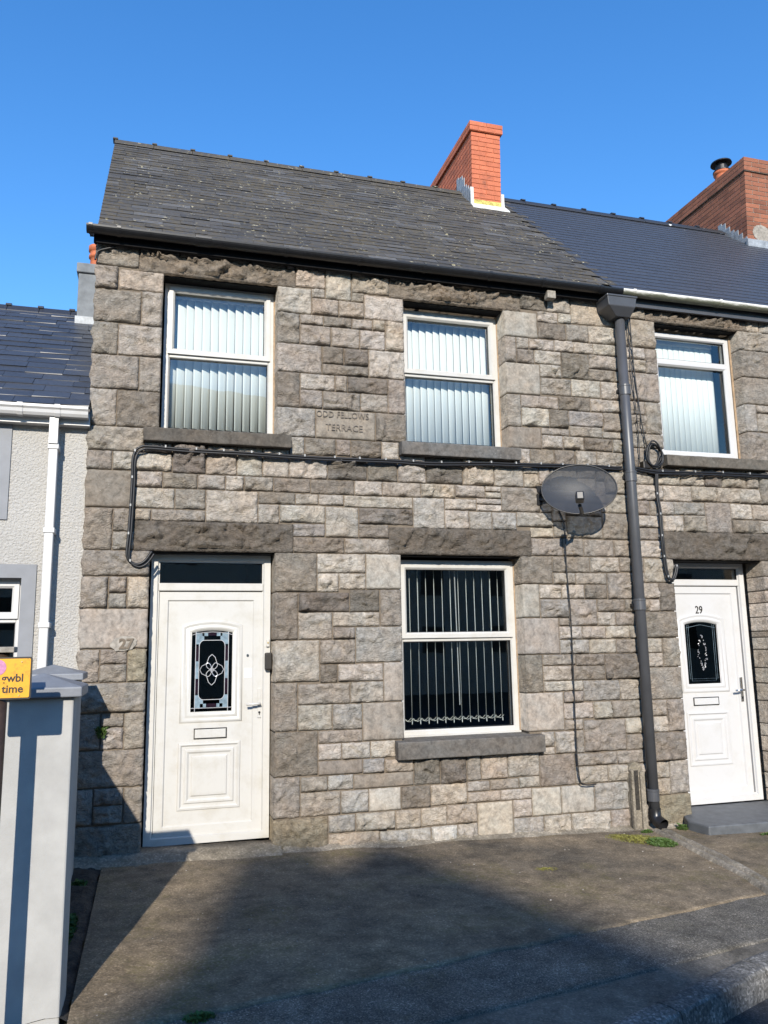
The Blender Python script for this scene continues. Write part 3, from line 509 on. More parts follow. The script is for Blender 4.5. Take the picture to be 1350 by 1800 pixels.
    return V, F
STONES = []
for ent in LAYOUT.split(';'):
    a = ent.split(); STONES.append((int(a[0])/1000, int(a[1])/1000, int(a[2])/1000, int(a[3])/1000, a[4]))
def near_open(s):
    for o in OPEN.values():
        if s[0] < o[2]+.03 and s[2] > o[0]-.03 and s[1] < o[3]+.03 and s[3] > o[1]-.03: return True
    return False
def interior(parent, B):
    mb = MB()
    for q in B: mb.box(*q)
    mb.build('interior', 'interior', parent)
def core_wall(name, parent, x0, x1, z0, z1, opens, y0, y1, m, extra=None):
    """one wall sheet of real thickness with openings, outer faces only"""
    e = .016; ops = [(o[0]-e, o[1]-e, o[2]+e, o[3]+e) for o in opens]
    xs = sorted(set([x0, x1]+[v for o in ops for v in (o[0], o[2]) if x0 < v < x1])); zs = sorted(set([z0, z1]+[v for o in ops for v in (o[1], o[3]) if z0 < v < z1]))
    def solid(i, j):
        if i < 0 or j < 0 or i >= len(xs)-1 or j >= len(zs)-1: return False
        cx = (xs[i]+xs[i+1])/2; cz = (zs[j]+zs[j+1])/2
        return not any(o[0] < cx < o[2] and o[1] < cz < o[3] for o in ops)
    mb = MB()
    for i in range(len(xs)-1):
        for j in range(len(zs)-1):
            if not solid(i, j): continue
            a, bb, c, d = xs[i], xs[i+1], zs[j], zs[j+1]
            mb.add([(a, y0, c), (bb, y0, c), (bb, y0, d), (a, y0, d)], [(0, 1, 2, 3)]); mb.add([(a, y1, c), (bb, y1, c), (bb, y1, d), (a, y1, d)], [(3, 2, 1, 0)])
            if not solid(i-1, j): mb.add([(a, y0, c), (a, y0, d), (a, y1, d), (a, y1, c)], [(0, 1, 2, 3)])
            if not solid(i+1, j): mb.add([(bb, y0, c), (bb, y0, d), (bb, y1, d), (bb, y1, c)], [(3, 2, 1, 0)])
            if not solid(i, j-1): mb.add([(a, y0, c), (bb, y0, c), (bb, y1, c), (a, y1, c)], [(3, 2, 1, 0)])
            if not solid(i, j+1): mb.add([(a, y0, d), (bb, y0, d), (bb, y1, d), (a, y1, d)], [(0, 1, 2, 3)])
    if extra: extra(mb)
    return obj(name, mb.V, mb.F, m, parent)

EY, EZ, RY, RZ = -.12, 3.45, 2.40, 5.87                # eaves edge and ridge (y, z)
SL = Vector((0, RY-EY, RZ-EZ)); SLEN = SL.length; SD = SL.normalized(); SN = Vector((0, -SD.z, SD.y))
XP = 4.30                                               # party line of the two houses

def slate_piece(x0, x1, s0, length, th, lift, ey, ez, sd, sn, rnd, rag=.004):
    """a slate lying on the slope: lower edge at s0, raised at its tail"""
    V = []
    base = Vector((0, ey, ez))
    for (x, s, h) in ((x0, s0, lift+th), (x1, s0, lift+th), (x1, s0+length, .004+th), (x0, s0+length, .004+th), (x0, s0, lift), (x1, s0, lift), (x1, s0+length, .004), (x0, s0+length, .004)):
        ds = rnd.uniform(-rag, rag) if s == s0 and h > .004 else 0
        q = base+sd*(s+ds)+sn*h; V.append((x, q.y, q.z))
    return V, [(0, 1, 2, 3), (7, 6, 5, 4), (4, 5, 1, 0), (5, 6, 2, 1), (6, 7, 3, 2), (7, 4, 0, 3)]

def slate_roof(root, x0, x1, gauge, width, tonefn, m, limit, seed, splay=0, jag=0, ey=EY, ez=EZ, sd=SD, sn=SN, slen=SLEN, skip=None, th=.006, even=1.0):
    rnd = random.Random(seed); P = Pieces(); s = -.02; row = 0
    while s < slen-.02:
        off = (row % 2)*width*.5 + rnd.uniform(-.012, .012)
        xl = x0 - splay*max(0, s)/slen; x = xl - (width*.5 if row % 2 else 0); xr = x1 + (jag*.5 if row % 2 else -jag*.5)
        while x < xr-.03:
            w = width*rnd.uniform(.93, 1.07); a = max(x, xl); bb = min(x+w, xr)
            if bb-a > .04 and not (skip and skip((a+bb)/2, s)):
                V, F = slate_piece(a+.0015, bb-.0015, s, min(gauge*1.9, slen-s+.02), th*(1+even*rnd.uniform(-.2, .3)), .013+rnd.uniform(-.001, .004)*even, ey, ez, sd, sn, rnd, .004*even)
                P.add(V, F, tonefn(rnd, (a+bb)/2, s/slen), 1000-s)
            x += w
        s += gauge*rnd.uniform(1-.02*even, 1+.02*even); row += 1
    P.build('slate', m, root, limit, rest='upper_slates')

def lintel(parent, x0, z0, x1, z1, seed, kind='d', amp=.034):
    V, F = rock(x0, z0, x1, z1, kind, .24, amp, seed, 90, 16, margin_bottom=.032)
    return obj('lintel', V, F, 'stone', parent, True, TONES[kind] if kind in TONES else kind)
def sillobj(parent, x0, z0, x1, z1, seed, tone):
    n = 30; V = []; F = []; prof = [(.16, z0), (-.075, z0), (-.078, z0+.006), (-.080, z1-.022), (-.074, z1-.014), (.16, z1)]
    for i in range(n+1):
        x = x0+(x1-x0)*i/n
        for k, (y, z) in enumerate(prof):
            V.append((x+(.004*noise.noise((y*9, z*9, seed)) if i in (0, n) else 0), y+.004*noise.noise((x*11, z*20, seed)), z+.003*noise.noise((x*9, y*30, seed+3))))
    m = len(prof)
    for i in range(n):
        for k in range(m): F.append((i*m+k, i*m+(k+1) % m, (i+1)*m+(k+1) % m, (i+1)*m+k))
    F.append(tuple(range(m))[::-1]); F.append(tuple(n*m+k for k in range(m)))
    return obj('sill', V, F, 'dressed', parent, False, tone)

# ---- window builder
def window(parent, x0, z0, x1, z1, zt, yd, m='upvc', open_top=True, fw_=.052, sw=.042):
    """outer frame, transom at height zt, an opening sash with thicker rim in the top light, panes"""
    w = bpy.data.objects.new('window', None)
    mb = MB(); mb.ring(rectp(x0, z0, x1, z1), [(0, yd+.07), (0, yd), (fw_-.012, yd), (fw_, yd+.014), (fw_, yd+.07)])
    win = mb.build('window', m, parent)
    tr = MB(); tr.box(x0+fw_-.004, yd+.004, zt-.024, x1-fw_+.004, yd+.066, zt+.024); tr.build('transom', m, win, bevel=.006)
    def light(a, c, bb, d, sash):
        q = 0
        if sash:
            s = MB(); s.ring(rectp(a-.018, c-.018, bb+.018, d+.018), [(0, yd+.01), (0, yd-.016), (sw-.008, yd-.016), (sw+.008, yd+.0), (sw+.008, yd+.03)]); s.build('sash', m, win); q = sw-.012
        bd = MB(); bd.ring(rectp(a+q, c+q, bb-q, d-q), [(0, yd+.012), (.004, yd+.012), (.008, yd+.034)]); bd.build('glazing_bead', 'black', win)
        g = MB(); g.box(a+q, yd+.030, c+q, bb-q, yd+.036, d-q); g.build('pane', 'glass', win)
    light(x0+fw_, zt+.024, x1-fw_, z1-fw_, open_top); light(x0+fw_, z0+fw_, x1-fw_, zt-.024, not open_top)
    return win
def blind(x0, x1, z0, z1, y, n, ang, label, width=.089, over=0, chain=False, zjit=0):
    e = empty('vertical_blind', ((x0+x1)/2, y, z0), label, 'blind', 'vertical blinds')
    mb = MB(); mb.box(x0, y-.02, z1, x1, y+.02, z1+.035); mb.build('headrail', 'blind', e)
    rnd = random.Random(int(x0*77)+n)
    for i in range(n):
        cx = x0+(x1-x0)*(i+.5)/n; a = math.radians(ang+rnd.uniform(-3, 3)); V = []; F = []; k = 5
        for q in range(k+1):
            u = (q/k-.5)*width; bow = .006*(1-(2*q/k-1)**2)
            px = cx+u*math.cos(a)-bow*math.sin(a); py = y+u*math.sin(a)+bow*-math.cos(a)
            V += [(px, py, z0+rnd.uniform(-.002, .002)), (px, py, z1)]
        for q in range(k): F.append((q*2, q*2+2, q*2+3, q*2+1))
        s = obj('slat', V, F, 'blind', e, True); sm = s.modifiers.new('solid', 'SOLIDIFY'); sm.thickness = .0012
    if chain:
        ch = MB()
        for i in range(n-1):
            a = x0+(x1-x0)*(i+.5)/n; bb = x0+(x1-x0)*(i+1.5)/n
            for off in (-.03, .03):
                ch.tube([(a+(bb-a)*t, y+off, z0+.045-.028*math.sin(math.pi*t)) for t in (0, .25, .5, .75, 1)], .0014, 5)
        ch.build('chain', 'blind', e)
        wt = MB()
        for i in range(n):
            cx = x0+(x1-x0)*(i+.5)/n; wt.add([(cx+t*.016+q, y+t*.042, z0+zz) for t in (-1, 1) for q in (-.002, .002) for zz in (-.006, .022)], [(0, 1, 3, 2), (4, 6, 7, 5), (0, 4, 5, 1), (2, 3, 7, 6), (1, 5, 7, 3), (0, 2, 6, 4)])
        wt.build('bottom_weights', 'blind', e)
        wd = MB(); wd.tube([(x0+(x1-x0)*.52, y-.06, z1), (x0+(x1-x0)*.535, y-.062, z0+.15)], .005, 6); wd.build('wand', 'clip', e)
    return e

# ---- arched poly for door glass
def archpoly(x0, z0, x1, z1, rise, n=10):
    P = [(x0, z0), (x0, z1)]
    for i in range(1, n): t = i/n; P.append((x0+(x1-x0)*t, z1+rise*math.sin(math.pi*t)**.8))
    return P+[(x1, z1), (x1, z0)]
def door(parent, fx0, fx1, z0, z1, yd, lx0, lx1, lz0, lz1, glass, letter, panel, num, m, tz):
    """frame with transom light above a panelled door leaf"""
    mb = MB(); mb.ring(rectp(fx0, z0, fx1, z1), [(0, yd+.09), (0, yd), (.052, yd), (.060, yd+.018), (.068, yd+.018), (.068, yd+.09)])
    d = mb.build('door', m, parent)
    t = MB(); t.box(fx0+.06, yd+.004, lz1+.008, fx1-.06, yd+.08, lz1+.072); t.build('transom', m, d, bevel=.008)
    g = MB(); g.box(fx0+.06, yd+.04, lz1+.07, fx1-.06, yd+.046, z1-.06); g.build('pane', 'glass', d)
    bd = MB(); bd.ring(rectp(fx0+.066, lz1+.07, fx1-.066, z1-.066), [(0, yd+.02), (.004, yd+.02), (.007, yd+.042)]); bd.build('glazing_bead', 'black', d)
    gp = archpoly(*glass)
    # leaf: rim, recessed field with the glazed opening cut out
    lf = MB(); R = rectp(lx0, lz0, lx1, lz1)
    lf.ring(R, [(0, yd+.085), (0, yd+.022), (.066, yd+.022), (.076, yd+.034)])
    leaf = lf.build('leaf', m, d)
    fx = MB(); a = [(lx0+.074, lz0+.074), (lx0+.074, lz1-.074), (lx1-.074, lz1-.074), (lx1-.074, lz0+.074)]; y = yd+.034
    gx0, gz0, gx1, gz1, rise = glass
    def quad(xa, za, xb, zb): fx.add([(xa, y, za), (xb, y, za), (xb, y, zb), (xa, y, zb)], [(0, 1, 2, 3)])
    quad(a[0][0], a[0][1], a[2][0], gz0); quad(a[0][0], gz0, gx0, gz1); quad(gx1, gz0, a[2][0], gz1)
    top = a[2][1]; quad(a[0][0], gz1, gx0, top); quad(gx1, gz1, a[2][0], top)
    arc = gp[1:-1]
    for i in range(len(arc)-1): fx.add([(arc[i][0], y, arc[i][1]), (arc[i+1][0], y, arc[i+1][1]), (arc[i+1][0], y, top), (arc[i][0], y, top)], [(0, 1, 2, 3)])
    fx.add([(lx0+.02, yd+.08, lz0+.02), (lx1-.02, yd+.08, lz0+.02), (lx1-.02, yd+.08, lz1-.02), (lx0+.02, yd+.08, lz1-.02)], [(0, 1, 2, 3)])
    fx.build('field', m, d)
    mo = MB(); mo.ring(archpoly(gx0-.085, gz0-.085, gx1+.085, gz1+.055, rise+.012), [(0, y+.001), (.006, y-.011), (.022, y-.013), (.034, y-.004), (.042, y-.004), (.050, y-.011), (.068, y-.010), (.086, y+.012)])
    mo.build('glazing_moulding', m, d, True)
    pn = MB(); pn.prism(gp, yd+.046, yd+.05); pn.build('pane', 'glass_dark', d)
    bk = MB(); bk.prism(archpoly(gx0-.02, gz0-.02, gx1+.02, gz1+.01, rise), yd+.062, yd+.066); bk.build('glazing_backing', 'blackmetal', d)
    px0, pz0, px1, pz1 = panel
    lp = MB(); lp.ring(rectp(px0, pz0, px1, pz1), [(0, y+.001), (.006, y-.011), (.020, y-.013), (.032, y-.002), (.050, y-.002), (.060, y-.010), (.074, y-.010), (.088, y-.001), (.104, y-.001), (.114, y-.009), (.130, y-.010)], close=True)
    lp.build('lower_panel', m, d)
    a0, b0, a1, b1 = letter
    lt = MB(); lt.ring(rectp(a0, b0, a1, b1), [(0, y+.001), (0, y-.006), (.006, y-.006), (.007, y-.001)]); lt.build('letter_plate_rim', 'black', d)
    lt = MB(); lt.box(a0+.009, y-.010, b0+.008, a1-.009, y-.0005, b1-.009); lt.build('letter_plate', m, d, bevel=.003)
    return d, y
def leaded(d, y, gx0, gz0, gx1, gz1, rise):
    """came pattern of the door light: border, rounded centre field and flower"""
    w = gx1-gx0; h = gz1-gz0; yy = y+.008; X = lambda u: gx0+w*u; Z = lambda v: gz1+.015-(h+.015)*v
    L = []
    L += [[(X(.10), Z(-.03)), (X(.10), Z(1))], [(X(.90), Z(-.03)), (X(.90), Z(1))], [(X(0), Z(.955)), (X(1), Z(.955))], [(X(0), Z(.06)), (X(.1), Z(.045)), (X(.3), Z(.028)), (X(.5), Z(.022)), (X(.7), Z(.028)), (X(.9), Z(.045)), (X(1), Z(.06))]]
    R = []
    for (cx, cy, a0) in ((.30, .20, 180), (.70, .20, 270), (.70, .78, 0), (.30, .78, 90)):
        for k in range(7):
            a = math.radians(a0+k*15); R.append((X(cx+.115*math.cos(a)), Z(cy+.12*math.sin(a)*.62)))
    R.append(R[0]); L.append(R)
    # flower
    cx, cy, s = X(.5), Z(.49), .062
    for q in range(4):
        a = math.pi/4+q*math.pi/2; pt = []
        for k in range(13):
            t = k/12*2*math.pi; rr = .5*(1-math.cos(t)); pt.append((cx+s*.95*(math.cos(a)*rr-math.sin(a)*.34*math.sin(t)*(.5+.5*rr)), cy+s*1.15*(math.sin(a)*rr+math.cos(a)*.34*math.sin(t)*(.5+.5*rr))))
        L.append(pt)
        b0 = q*math.pi/2; tip = (cx+s*1.55*math.cos(b0), cy+s*2.0*math.sin(b0))
        for sg in (-1, 1):
            aa = b0+sg*math.pi/4; e = (cx+s*.95*math.cos(aa), cy+s*1.15*math.sin(aa)); mid = (.5*(tip[0]+e[0])+.012*math.cos((b0+aa)/2), .5*(tip[1]+e[1])+.014*math.sin((b0+aa)/2)); L.append([e, mid, tip])
    L.append([(cx+.014*math.cos(k*.524), cy+.014*math.sin(k*.524)) for k in range(13)])
    mb = MB()
    for pl in L: mb.tube([(p[0], yy, p[1]) for p in pl], .0031, 5)
    mb.build('lead_came', 'silver', d)
    # coloured glass pieces between border and field
    for (u0, v0, u1, v1, mm) in ((.10, .03, .25, .17, 'bevel_glass'), (.75, .03, .90, .17, 'bevel_glass'), (.25, .03, .40, .075, 'bevel_glass'), (.60, .03, .75, .075, 'bevel_glass'), (.40, .03, .60, .07, 'dark_glass'),
                                 (.10, .17, .18, .38, 'dark_glass'), (.82, .17, .90, .38, 'dark_glass'), (.10, .38, .18, .60, 'bevel_glass'), (.82, .38, .90, .60, 'bevel_glass'), (.10, .60, .18, .80, 'dark_glass'), (.82, .60, .90, .80, 'dark_glass'),
                                 (.10, .80, .22, .95, 'bevel_glass'), (.78, .80, .90, .95, 'bevel_glass'), (.22, .90, .38, .95, 'bevel_glass'), (.62, .90, .78, .95, 'bevel_glass'), (.38, .90, .62, .95, 'dark_glass')):
        q = MB()
        if mm == 'bevel_glass' and (u1-u0) in (.15, .12) or (abs(u1-u0-.15) < .02 and v1-v0 > .1) or (abs(u1-u0-.12) < .001):
            left = u0 < .5; topq = v0 < .5; P = []
            cxx, cyy = (.30 if left else .70), (.20 if topq else .78)
            P = [(u0 if left else u1, v0 if topq else v1)]
            arcp = [(cxx+(-1 if left else 1)*.118*math.cos(math.radians(k*15)), cyy+(-1 if topq else 1)*.077*math.sin(math.radians(k*15))) for k in range(7)]
            P += [((u0 if left else u1), arcp[0][1])]+arcp+[(arcp[-1][0], v0 if topq else v1)]
            q.prism([(X(u), Z(v)) for u, v in P], yy-.001, yy+.003)
        else: q.prism(rectp(X(u0+.006), Z(v1-.003), X(u1-.006), Z(v0+.003)), yy-.001, yy+.003)
        q.build('glass_piece', mm, d)
def textmesh(name, body, size, x, y, z, m, parent, ext=.002, align='CENTER', sx=1.0, bold=0):
    cu = bpy.data.curves.new(name, 'FONT'); cu.body = body; cu.size = size; cu.extrude = ext; cu.align_x = align; cu.offset = bold; cu.resolution_u = 3
    to = bpy.data.objects.new(name, cu); COL.objects.link(to)
    dg = bpy.context.evaluated_depsgraph_get(); me = bpy.data.meshes.new_from_object(to.evaluated_get(dg)); bpy.data.objects.remove(to)
    me.transform(Matrix.Translation((x, y, z)) @ Matrix.Rotation(math.pi/2, 4, 'X') @ Matrix.Diagonal((sx, 1, 1, 1)))
    me.materials.clear(); me.materials.append(MT[m]); me.name = name
    return link(bpy.data.objects.new(name, me), parent)

def gutter(parent, x0, x1, y, z, r, m, clips, name='gutter'):
    mb = MB(); n = 12; V = []; F = []
    prof = [(y+r*math.cos(math.pi+math.pi*k/n), z+r*math.sin(math.pi+math.pi*k/n)) for k in range(n+1)]
    prof += [(y+(r-.005)*math.cos(2*math.pi-math.pi*k/n), z+(r-.005)*math.sin(2*math.pi-math.pi*k/n)) for k in range(n+1)]
    mb.prismx(prof, x0, x1)
    for xe in (x0, x1): mb.prismx([(y+(r-.001)*math.cos(math.pi+math.pi*k/n), z+(r-.001)*math.sin(math.pi+math.pi*k/n)) for k in range(n+1)], xe-.003, xe+.003)
    g = mb.build(name, m, parent, False)
    for (cx, w) in clips:
        c = MB(); rr = r+.005
        pr = [(y+rr*math.cos(math.pi*.97+math.pi*1.06*k/n), z+rr*math.sin(math.pi*.97+math.pi*1.06*k/n)) for k in range(n+1)]
        pr += [(y+(r+.0005)*math.cos(math.pi*2.03-math.pi*1.06*k/n), z+(r+.0005)*math.sin(math.pi*2.03-math.pi*1.06*k/n)) for k in range(n+1)]
        c.prismx(pr, cx-w/2, cx+w/2)
        c.box(cx-w/2, y+r-.005, z-.03, cx+w/2, -.02, z+.01); c.build('bracket', m, g)
    return g

def chimney(parent, x0, x1, y0, y1, zb, zc, zt, course, tone, mortar_m, seed, over=.028, lean=0.0, name='chimney', tonej=.10):
    rnd = random.Random(seed); zc = zb+round((zc-zb)/course)*course; zt = zc+max(2, round((zt-zc)/course))*course
    def sh(V): return [(v[0]+lean*(v[2]-zb), v[1], v[2]) for v in V]
    c = MB(); c.box(x0+.006, y0+.006, zb, x1-.006, y1-.006, zc); c.box(x0-over+.006, y0-over+.006, zc-.001, x1+over-.006, y1+over-.006, zt-.006)
    c.V = [Vector(v) for v in sh(c.V)]; ch = c.build(name, mortar_m, parent)
    P = Pieces(); BL = .222; J = .010
    def brick(a, bb, ya, yb, za, zb_): 
        mb = MB(); mb.box(a, ya, za, bb, yb, zb_); P.add([tuple(v) for v in sh(mb.V)], mb.F, jit(tone, tonej), (bb-a)*(zb_-za)+(yb-ya)*.1)
    z = zb; k = 0
    while z < zt-.02:
        corb = z > zc-.01; o = over if corb else 0; X0, X1, Y0, Y1 = x0-o, x1+o, y0-o, y1+o
        za, zb_ = z+J/2, min(z+course-J/2, zt)
        # front
        cuts = [X0]; w = X1-X0
        if k % 2: cuts += [X0+w*.26, X0+w*.76, X1]
        else: cuts += [X0+w*.5, X1]
        for a, bb in zip(cuts, cuts[1:]): brick(a+(0 if a == X0 else J/2), bb-(0 if bb == X1 else J/2), Y0, Y0+.10, za, zb_)
        # left and right flanks
        for sx in (0, 1):
            y = Y0+.10+J; s = k % 2
            while y < Y1-.02:
                L = (.105 if s else BL); s = 0; ye = min(y+L, Y1)
                if sx == 0: brick(X0, X0+.08, y, ye, za, zb_)
                else: brick(X1-.08, X1, y, ye, za, zb_)
                y = ye+J
        z += course; k += 1
    P.build('brick', 'brick', ch, 299, rest='hidden_bricks')
    return ch

# ================================================================== house 27
GROUP_H = 'grey stone terraced houses'
h27 = empty('stone_house', (1.9, 0, gz(1.9)), 'grey rock-faced stone terraced house with blank white door and weathered slate roof', 'house')
h29 = empty('stone_house', (6.4, 0, gz(6.4)), 'grey stone terraced house with door numbered 29 and new dark slate roof', 'house')
def gables(xa, xb):
    def f(mb):
        for x in (xa, xb): mb.add([(x, .016, 3.419), (x, 4.9, 3.419), (x, RY, 5.80)], [(0, 1, 2)])
    return f
wall27 = core_wall('wall', h27, -.520, XP, -2.0, 3.42, [OPEN['UL'], OPEN['UR'], OPEN['LW'], OPEN['D27']], .016, .30, 'mortar', gables(-.519, 4.29))
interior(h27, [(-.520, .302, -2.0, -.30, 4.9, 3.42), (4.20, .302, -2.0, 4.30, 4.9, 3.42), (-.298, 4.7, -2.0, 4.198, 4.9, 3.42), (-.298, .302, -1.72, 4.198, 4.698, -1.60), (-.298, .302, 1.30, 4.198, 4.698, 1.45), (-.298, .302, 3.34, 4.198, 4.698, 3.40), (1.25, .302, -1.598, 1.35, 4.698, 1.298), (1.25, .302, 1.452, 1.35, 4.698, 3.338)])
wall29 = core_wall('wall', h29, XP+.002, 8.6, -2.0, 3.42, [OPEN['D29'], OPEN['RW']], .016, .30, 'mortar', gables(8.59, 8.595))
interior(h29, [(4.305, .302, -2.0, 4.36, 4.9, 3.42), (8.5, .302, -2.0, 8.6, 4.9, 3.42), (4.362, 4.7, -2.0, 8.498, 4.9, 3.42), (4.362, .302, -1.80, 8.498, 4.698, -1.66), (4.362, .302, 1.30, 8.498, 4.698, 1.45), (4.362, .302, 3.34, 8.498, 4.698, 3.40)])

PS27 = Pieces(); PD27 = Pieces(); PS29 = Pieces(); INS = None
for i, s in enumerate(STONES):
    x0, z0, x1, z1, k = s; cx = (x0+x1)/2
    yb = .238 if near_open(s) else .05
    V, F = rock(x0, z0, x1, z1, k, yb, None, i+1)
    t = jit(TONES[k], .14)
    if k == 'T':
        INS = obj('stone', V, F, 'dressed', wall27, True, t); INS['label'] = 'inscribed dressed stone reading ODD FELLOWS TERRACE'; continue
    A = (x1-x0)*(z1-z0)
    if cx < XP: 
        (PD27 if k in 'LMNB' else PS27).add(V, F, t, A)
    else: PS29.add(V, F, t, A if x0 < 6.1 else A*.001)
nd = len(PD27.L)
PD27.build('stone', 'dressed', wall27, 300, True)
PS27.build('stone', 'stone', wall27, 299-nd, True, rest='small_stones')
PS29.build('stone', 'stone', wall29, 150, True, rest='further_stones')
if INS is not None:
    tx = 1.548
    tx += .020
    textmesh('inscription', 'ODD', .080, tx-.172, -.0085, 1.985, 'engrave', wall27, .0022, sx=.86)
    textmesh('inscription', 'FELLOWS', .080, tx+.078, -.0085, 1.985, 'engrave', wall27, .0022, sx=.86)
    textmesh('inscription', 'TERRACE', .082, tx, -.0085, 1.868, 'engrave', wall27, .0022, sx=.98)
# cement patch with the house number
rnd = random.Random(5); V = [(-.195, -.0165, .055)]; n = 26
for k in range(n):
    a = 2*math.pi*k/n; r = 1+.30*noise.noise((math.cos(a)*2.2, math.sin(a)*2.2, 4)); V.append((-.195+.098*r*math.cos(a)-.012, -.012, .055+.058*r*math.sin(a)+.01*math.cos(a)))
for k in range(n): v = V[1+k]; V.append((v[0]*1.01, .004, v[2]))
obj('number_patch', V, [(0, 1+(k+1) % n, 1+k) for k in range(n)]+[(1+k, 1+(k+1) % n, 1+n+(k+1) % n, 1+n+k) for k in range(n)], 'cementpale', wall27, False)
textmesh('house_number', '27', .105, -.19, -.0185, .018, 'mortar', wall27, .004, bold=.004)

for (a, k, sd_, kk) in (((-.195, 3.16, 1.135, 3.33), h27, 901, 'd'), ((2.005, 3.165, 3.325, 3.335), h27, 902, 'd'), ((-.16, .785, 1.12, 1.03), h27, 903, 'N'), ((1.962, .79, 3.325, 1.027), h27, 904, 'N'), ((4.716, 3.215, 5.95, 3.345), h29, 905, 'd'), ((4.744, .785, 6.10, 1.055), h29, 906, 'N')):
    V, F = rock(*a, 'd', .24, (.042 if a[1] < 2 else .055), sd_, 90, 16, margin_bottom=.034)
    obj('lintel', V, F, 'stone', k, True, {'d': (.185, .155, .125), 'N': (.118, .102, .086)}[kk])
sillobj(h27, -.115, 1.676, 1.09, 1.80, 1, (.088, .078, .067)); sillobj(h27, 2.07, 1.673, 3.225, 1.80, 2, (.115, .110, .105)); sillobj(h27, 1.985, -.93, 3.328, -.775, 3, (.112, .103, .094)); sillobj(h29, 4.79, 1.70, 6.00, 1.82, 4, (.105, .094, .080))

# roofs
def old_tone(r, x, s): 
    k = r.uniform(.75, 1.3); q = r.random()
    return (.044*k, .043*k, .043*k) if q < .86 else (.075*k, .076*k, .080*k)
def new_tone(r, x, s): k = r.uniform(.95, 1.05); return (.046*k, .050*k, .060*k)
def roof_base(parent, x0, x1, splay=0, name='roof'):
    mb = MB(); V = []
    for (y, z) in ((EY-.0, EZ-.004), (RY, RZ-.004)):
        for x in (x0-(splay if y > 0 else 0), x1): V.append((x, y, z))
    V += [(x1, 2*RY-EY, EZ), (x0, 2*RY-EY, EZ), ]
    for v in V[:6]: pass
    k = [(x0, EY, EZ-.004), (x1, EY, EZ-.004), (x1, RY, RZ-.004), (x0-splay, RY, RZ-.004), (x1, 2*RY-EY, EZ), (x0, 2*RY-EY, EZ)]
    lo = [(v[0], v[1], v[2]-.05) for v in k]
    mb.add(k+lo, [(0, 1, 2, 3), (3, 2, 4, 5), (6, 9, 8, 7), (9, 11, 10, 8), (0, 6, 7, 1), (5, 4, 10, 11), (0, 3, 9, 6), (3, 5, 11, 9), (1, 7, 8, 2), (2, 8, 10, 4)])
    return mb.build(name, 'blackmetal', parent)
def in_chim(cx0, cx1): return lambda x, s: cx0 < x < cx1 and EY+SD.y*s > 2.02
roof27 = roof_base(h27, -.52, XP-.001, .06); roof29 = roof_base(h29, XP+.001, 8.6)
slate_roof(roof27, -.53, XP-.02, .1135, .262, old_tone, 'slate_old', 299, 21, .06, .20, skip=in_chim(3.74, 4.13))
slate_roof(roof29, XP-.02, 8.6, .124, .30, new_tone, 'slate_new', 299, 22, 0, 0, skip=in_chim(7.86, 8.34), even=.12)
# the stepped joint where the new slates lap the old ones
def ridge(roof, x0, x1, step, m, tone, dy=0, yy=RY, zz=RZ, skip=None):
    x = x0
    while x < x1-.05:
        e = min(x+step, x1)
        if not (skip and skip[0]-.02 < (x+e)/2 < skip[1]+.02):
            mb = MB(); pr = [(yy-.12, zz-.075), (yy-.115, zz-.055), (yy-.03, zz+.030), (yy, zz+.040), (yy+.03, zz+.030), (yy+.115, zz-.055), (yy+.12, zz-.075), (yy, zz+.015)]
            mb.prismx(pr, x+.003, e-.003); rr = .022
            mb.prismx([(yy+(.055)*math.cos(a), zz+.022+.036*math.sin(a)) for a in [math.pi*k/8 for k in range(9)]], x-.02, x+.035)
            mb.build('ridge_tile', m, roof, False, tone)
        x = e
ridge(roof27, -.59, 3.72, .44, 'slate_old', (.045, .044, .044)); ridge(roof29, 4.17, 7.82, .46, 'slate_new', (.028, .029, .032))
ridge(roof29, 8.36, 8.6, .46, 'slate_new', (.028, .029, .032))
mb = MB(); mb.box(-.56, -.075, 3.335, XP+.02, -.045, 3.47); mb.build('fascia', 'matt_black', h27)
mb = MB(); mb.box(-.56, -.045, 3.375, XP+.02, .05, 3.40); mb.build('soffit', 'matt_black', h27)
mb = MB(); mb.box(XP+.025, -.075, 3.315, 8.6, -.045, 3.47); mb.build('fascia', 'grey_pipe', h29)
mb = MB(); mb.box(XP+.025, -.045, 3.375, 8.6, .05, 3.40); mb.build('soffit', 'matt_black', h29)
gutter(h27, -.61, 4.36, -.135, 3.435, .056, 'black', [(-.58, .03), (-.36, .03), (.32, .13), (1.03, .03), (1.69, .03), (2.3, .03), (2.95, .03), (3.5, .03), (4.12, .03)])
gutter(h29, 4.364, 8.6, -.135, 3.438, .054, 'gut_white', [(4.49, .03), (5.50, .03), (6.5, .03), (7.5, .03)])

# chimneys
ch1 = chimney(h27, 3.73, 4.13, 2.0, 3.72, 5.40, 6.545, 6.68, .0665, (.48, .140, .070), 'terracotta', 31, lean=.024)
def flashing(ch, x0, y0, y1, n, side=-1, zoff=.16, tall=.16):
    for k in range(n):
        ya = y0+(y1-y0)*k/n; yb = y0+(y1-y0)*(k+1)/n; zr = EZ+(ya-EY)*(SL.z/SL.y)
        mb = MB(); mb.box(x0-.010 if side < 0 else x0, ya, zr-.05, x0 if side < 0 else x0+.010, yb-.004, zr+zoff+tall*random.uniform(.5, 1)); mb.build('flashing', 'lead', ch)
flashing(ch1, 3.727, 2.0, 2.46, 7); flashing(ch1, 4.152, 2.0, 2.4, 5, 1, .1, .1)
mb = MB(); mb.box(3.715, 1.975, 5.43, 4.15, 2.0, 5.56); mb.build('apron_flashing', 'aproyel', ch1)
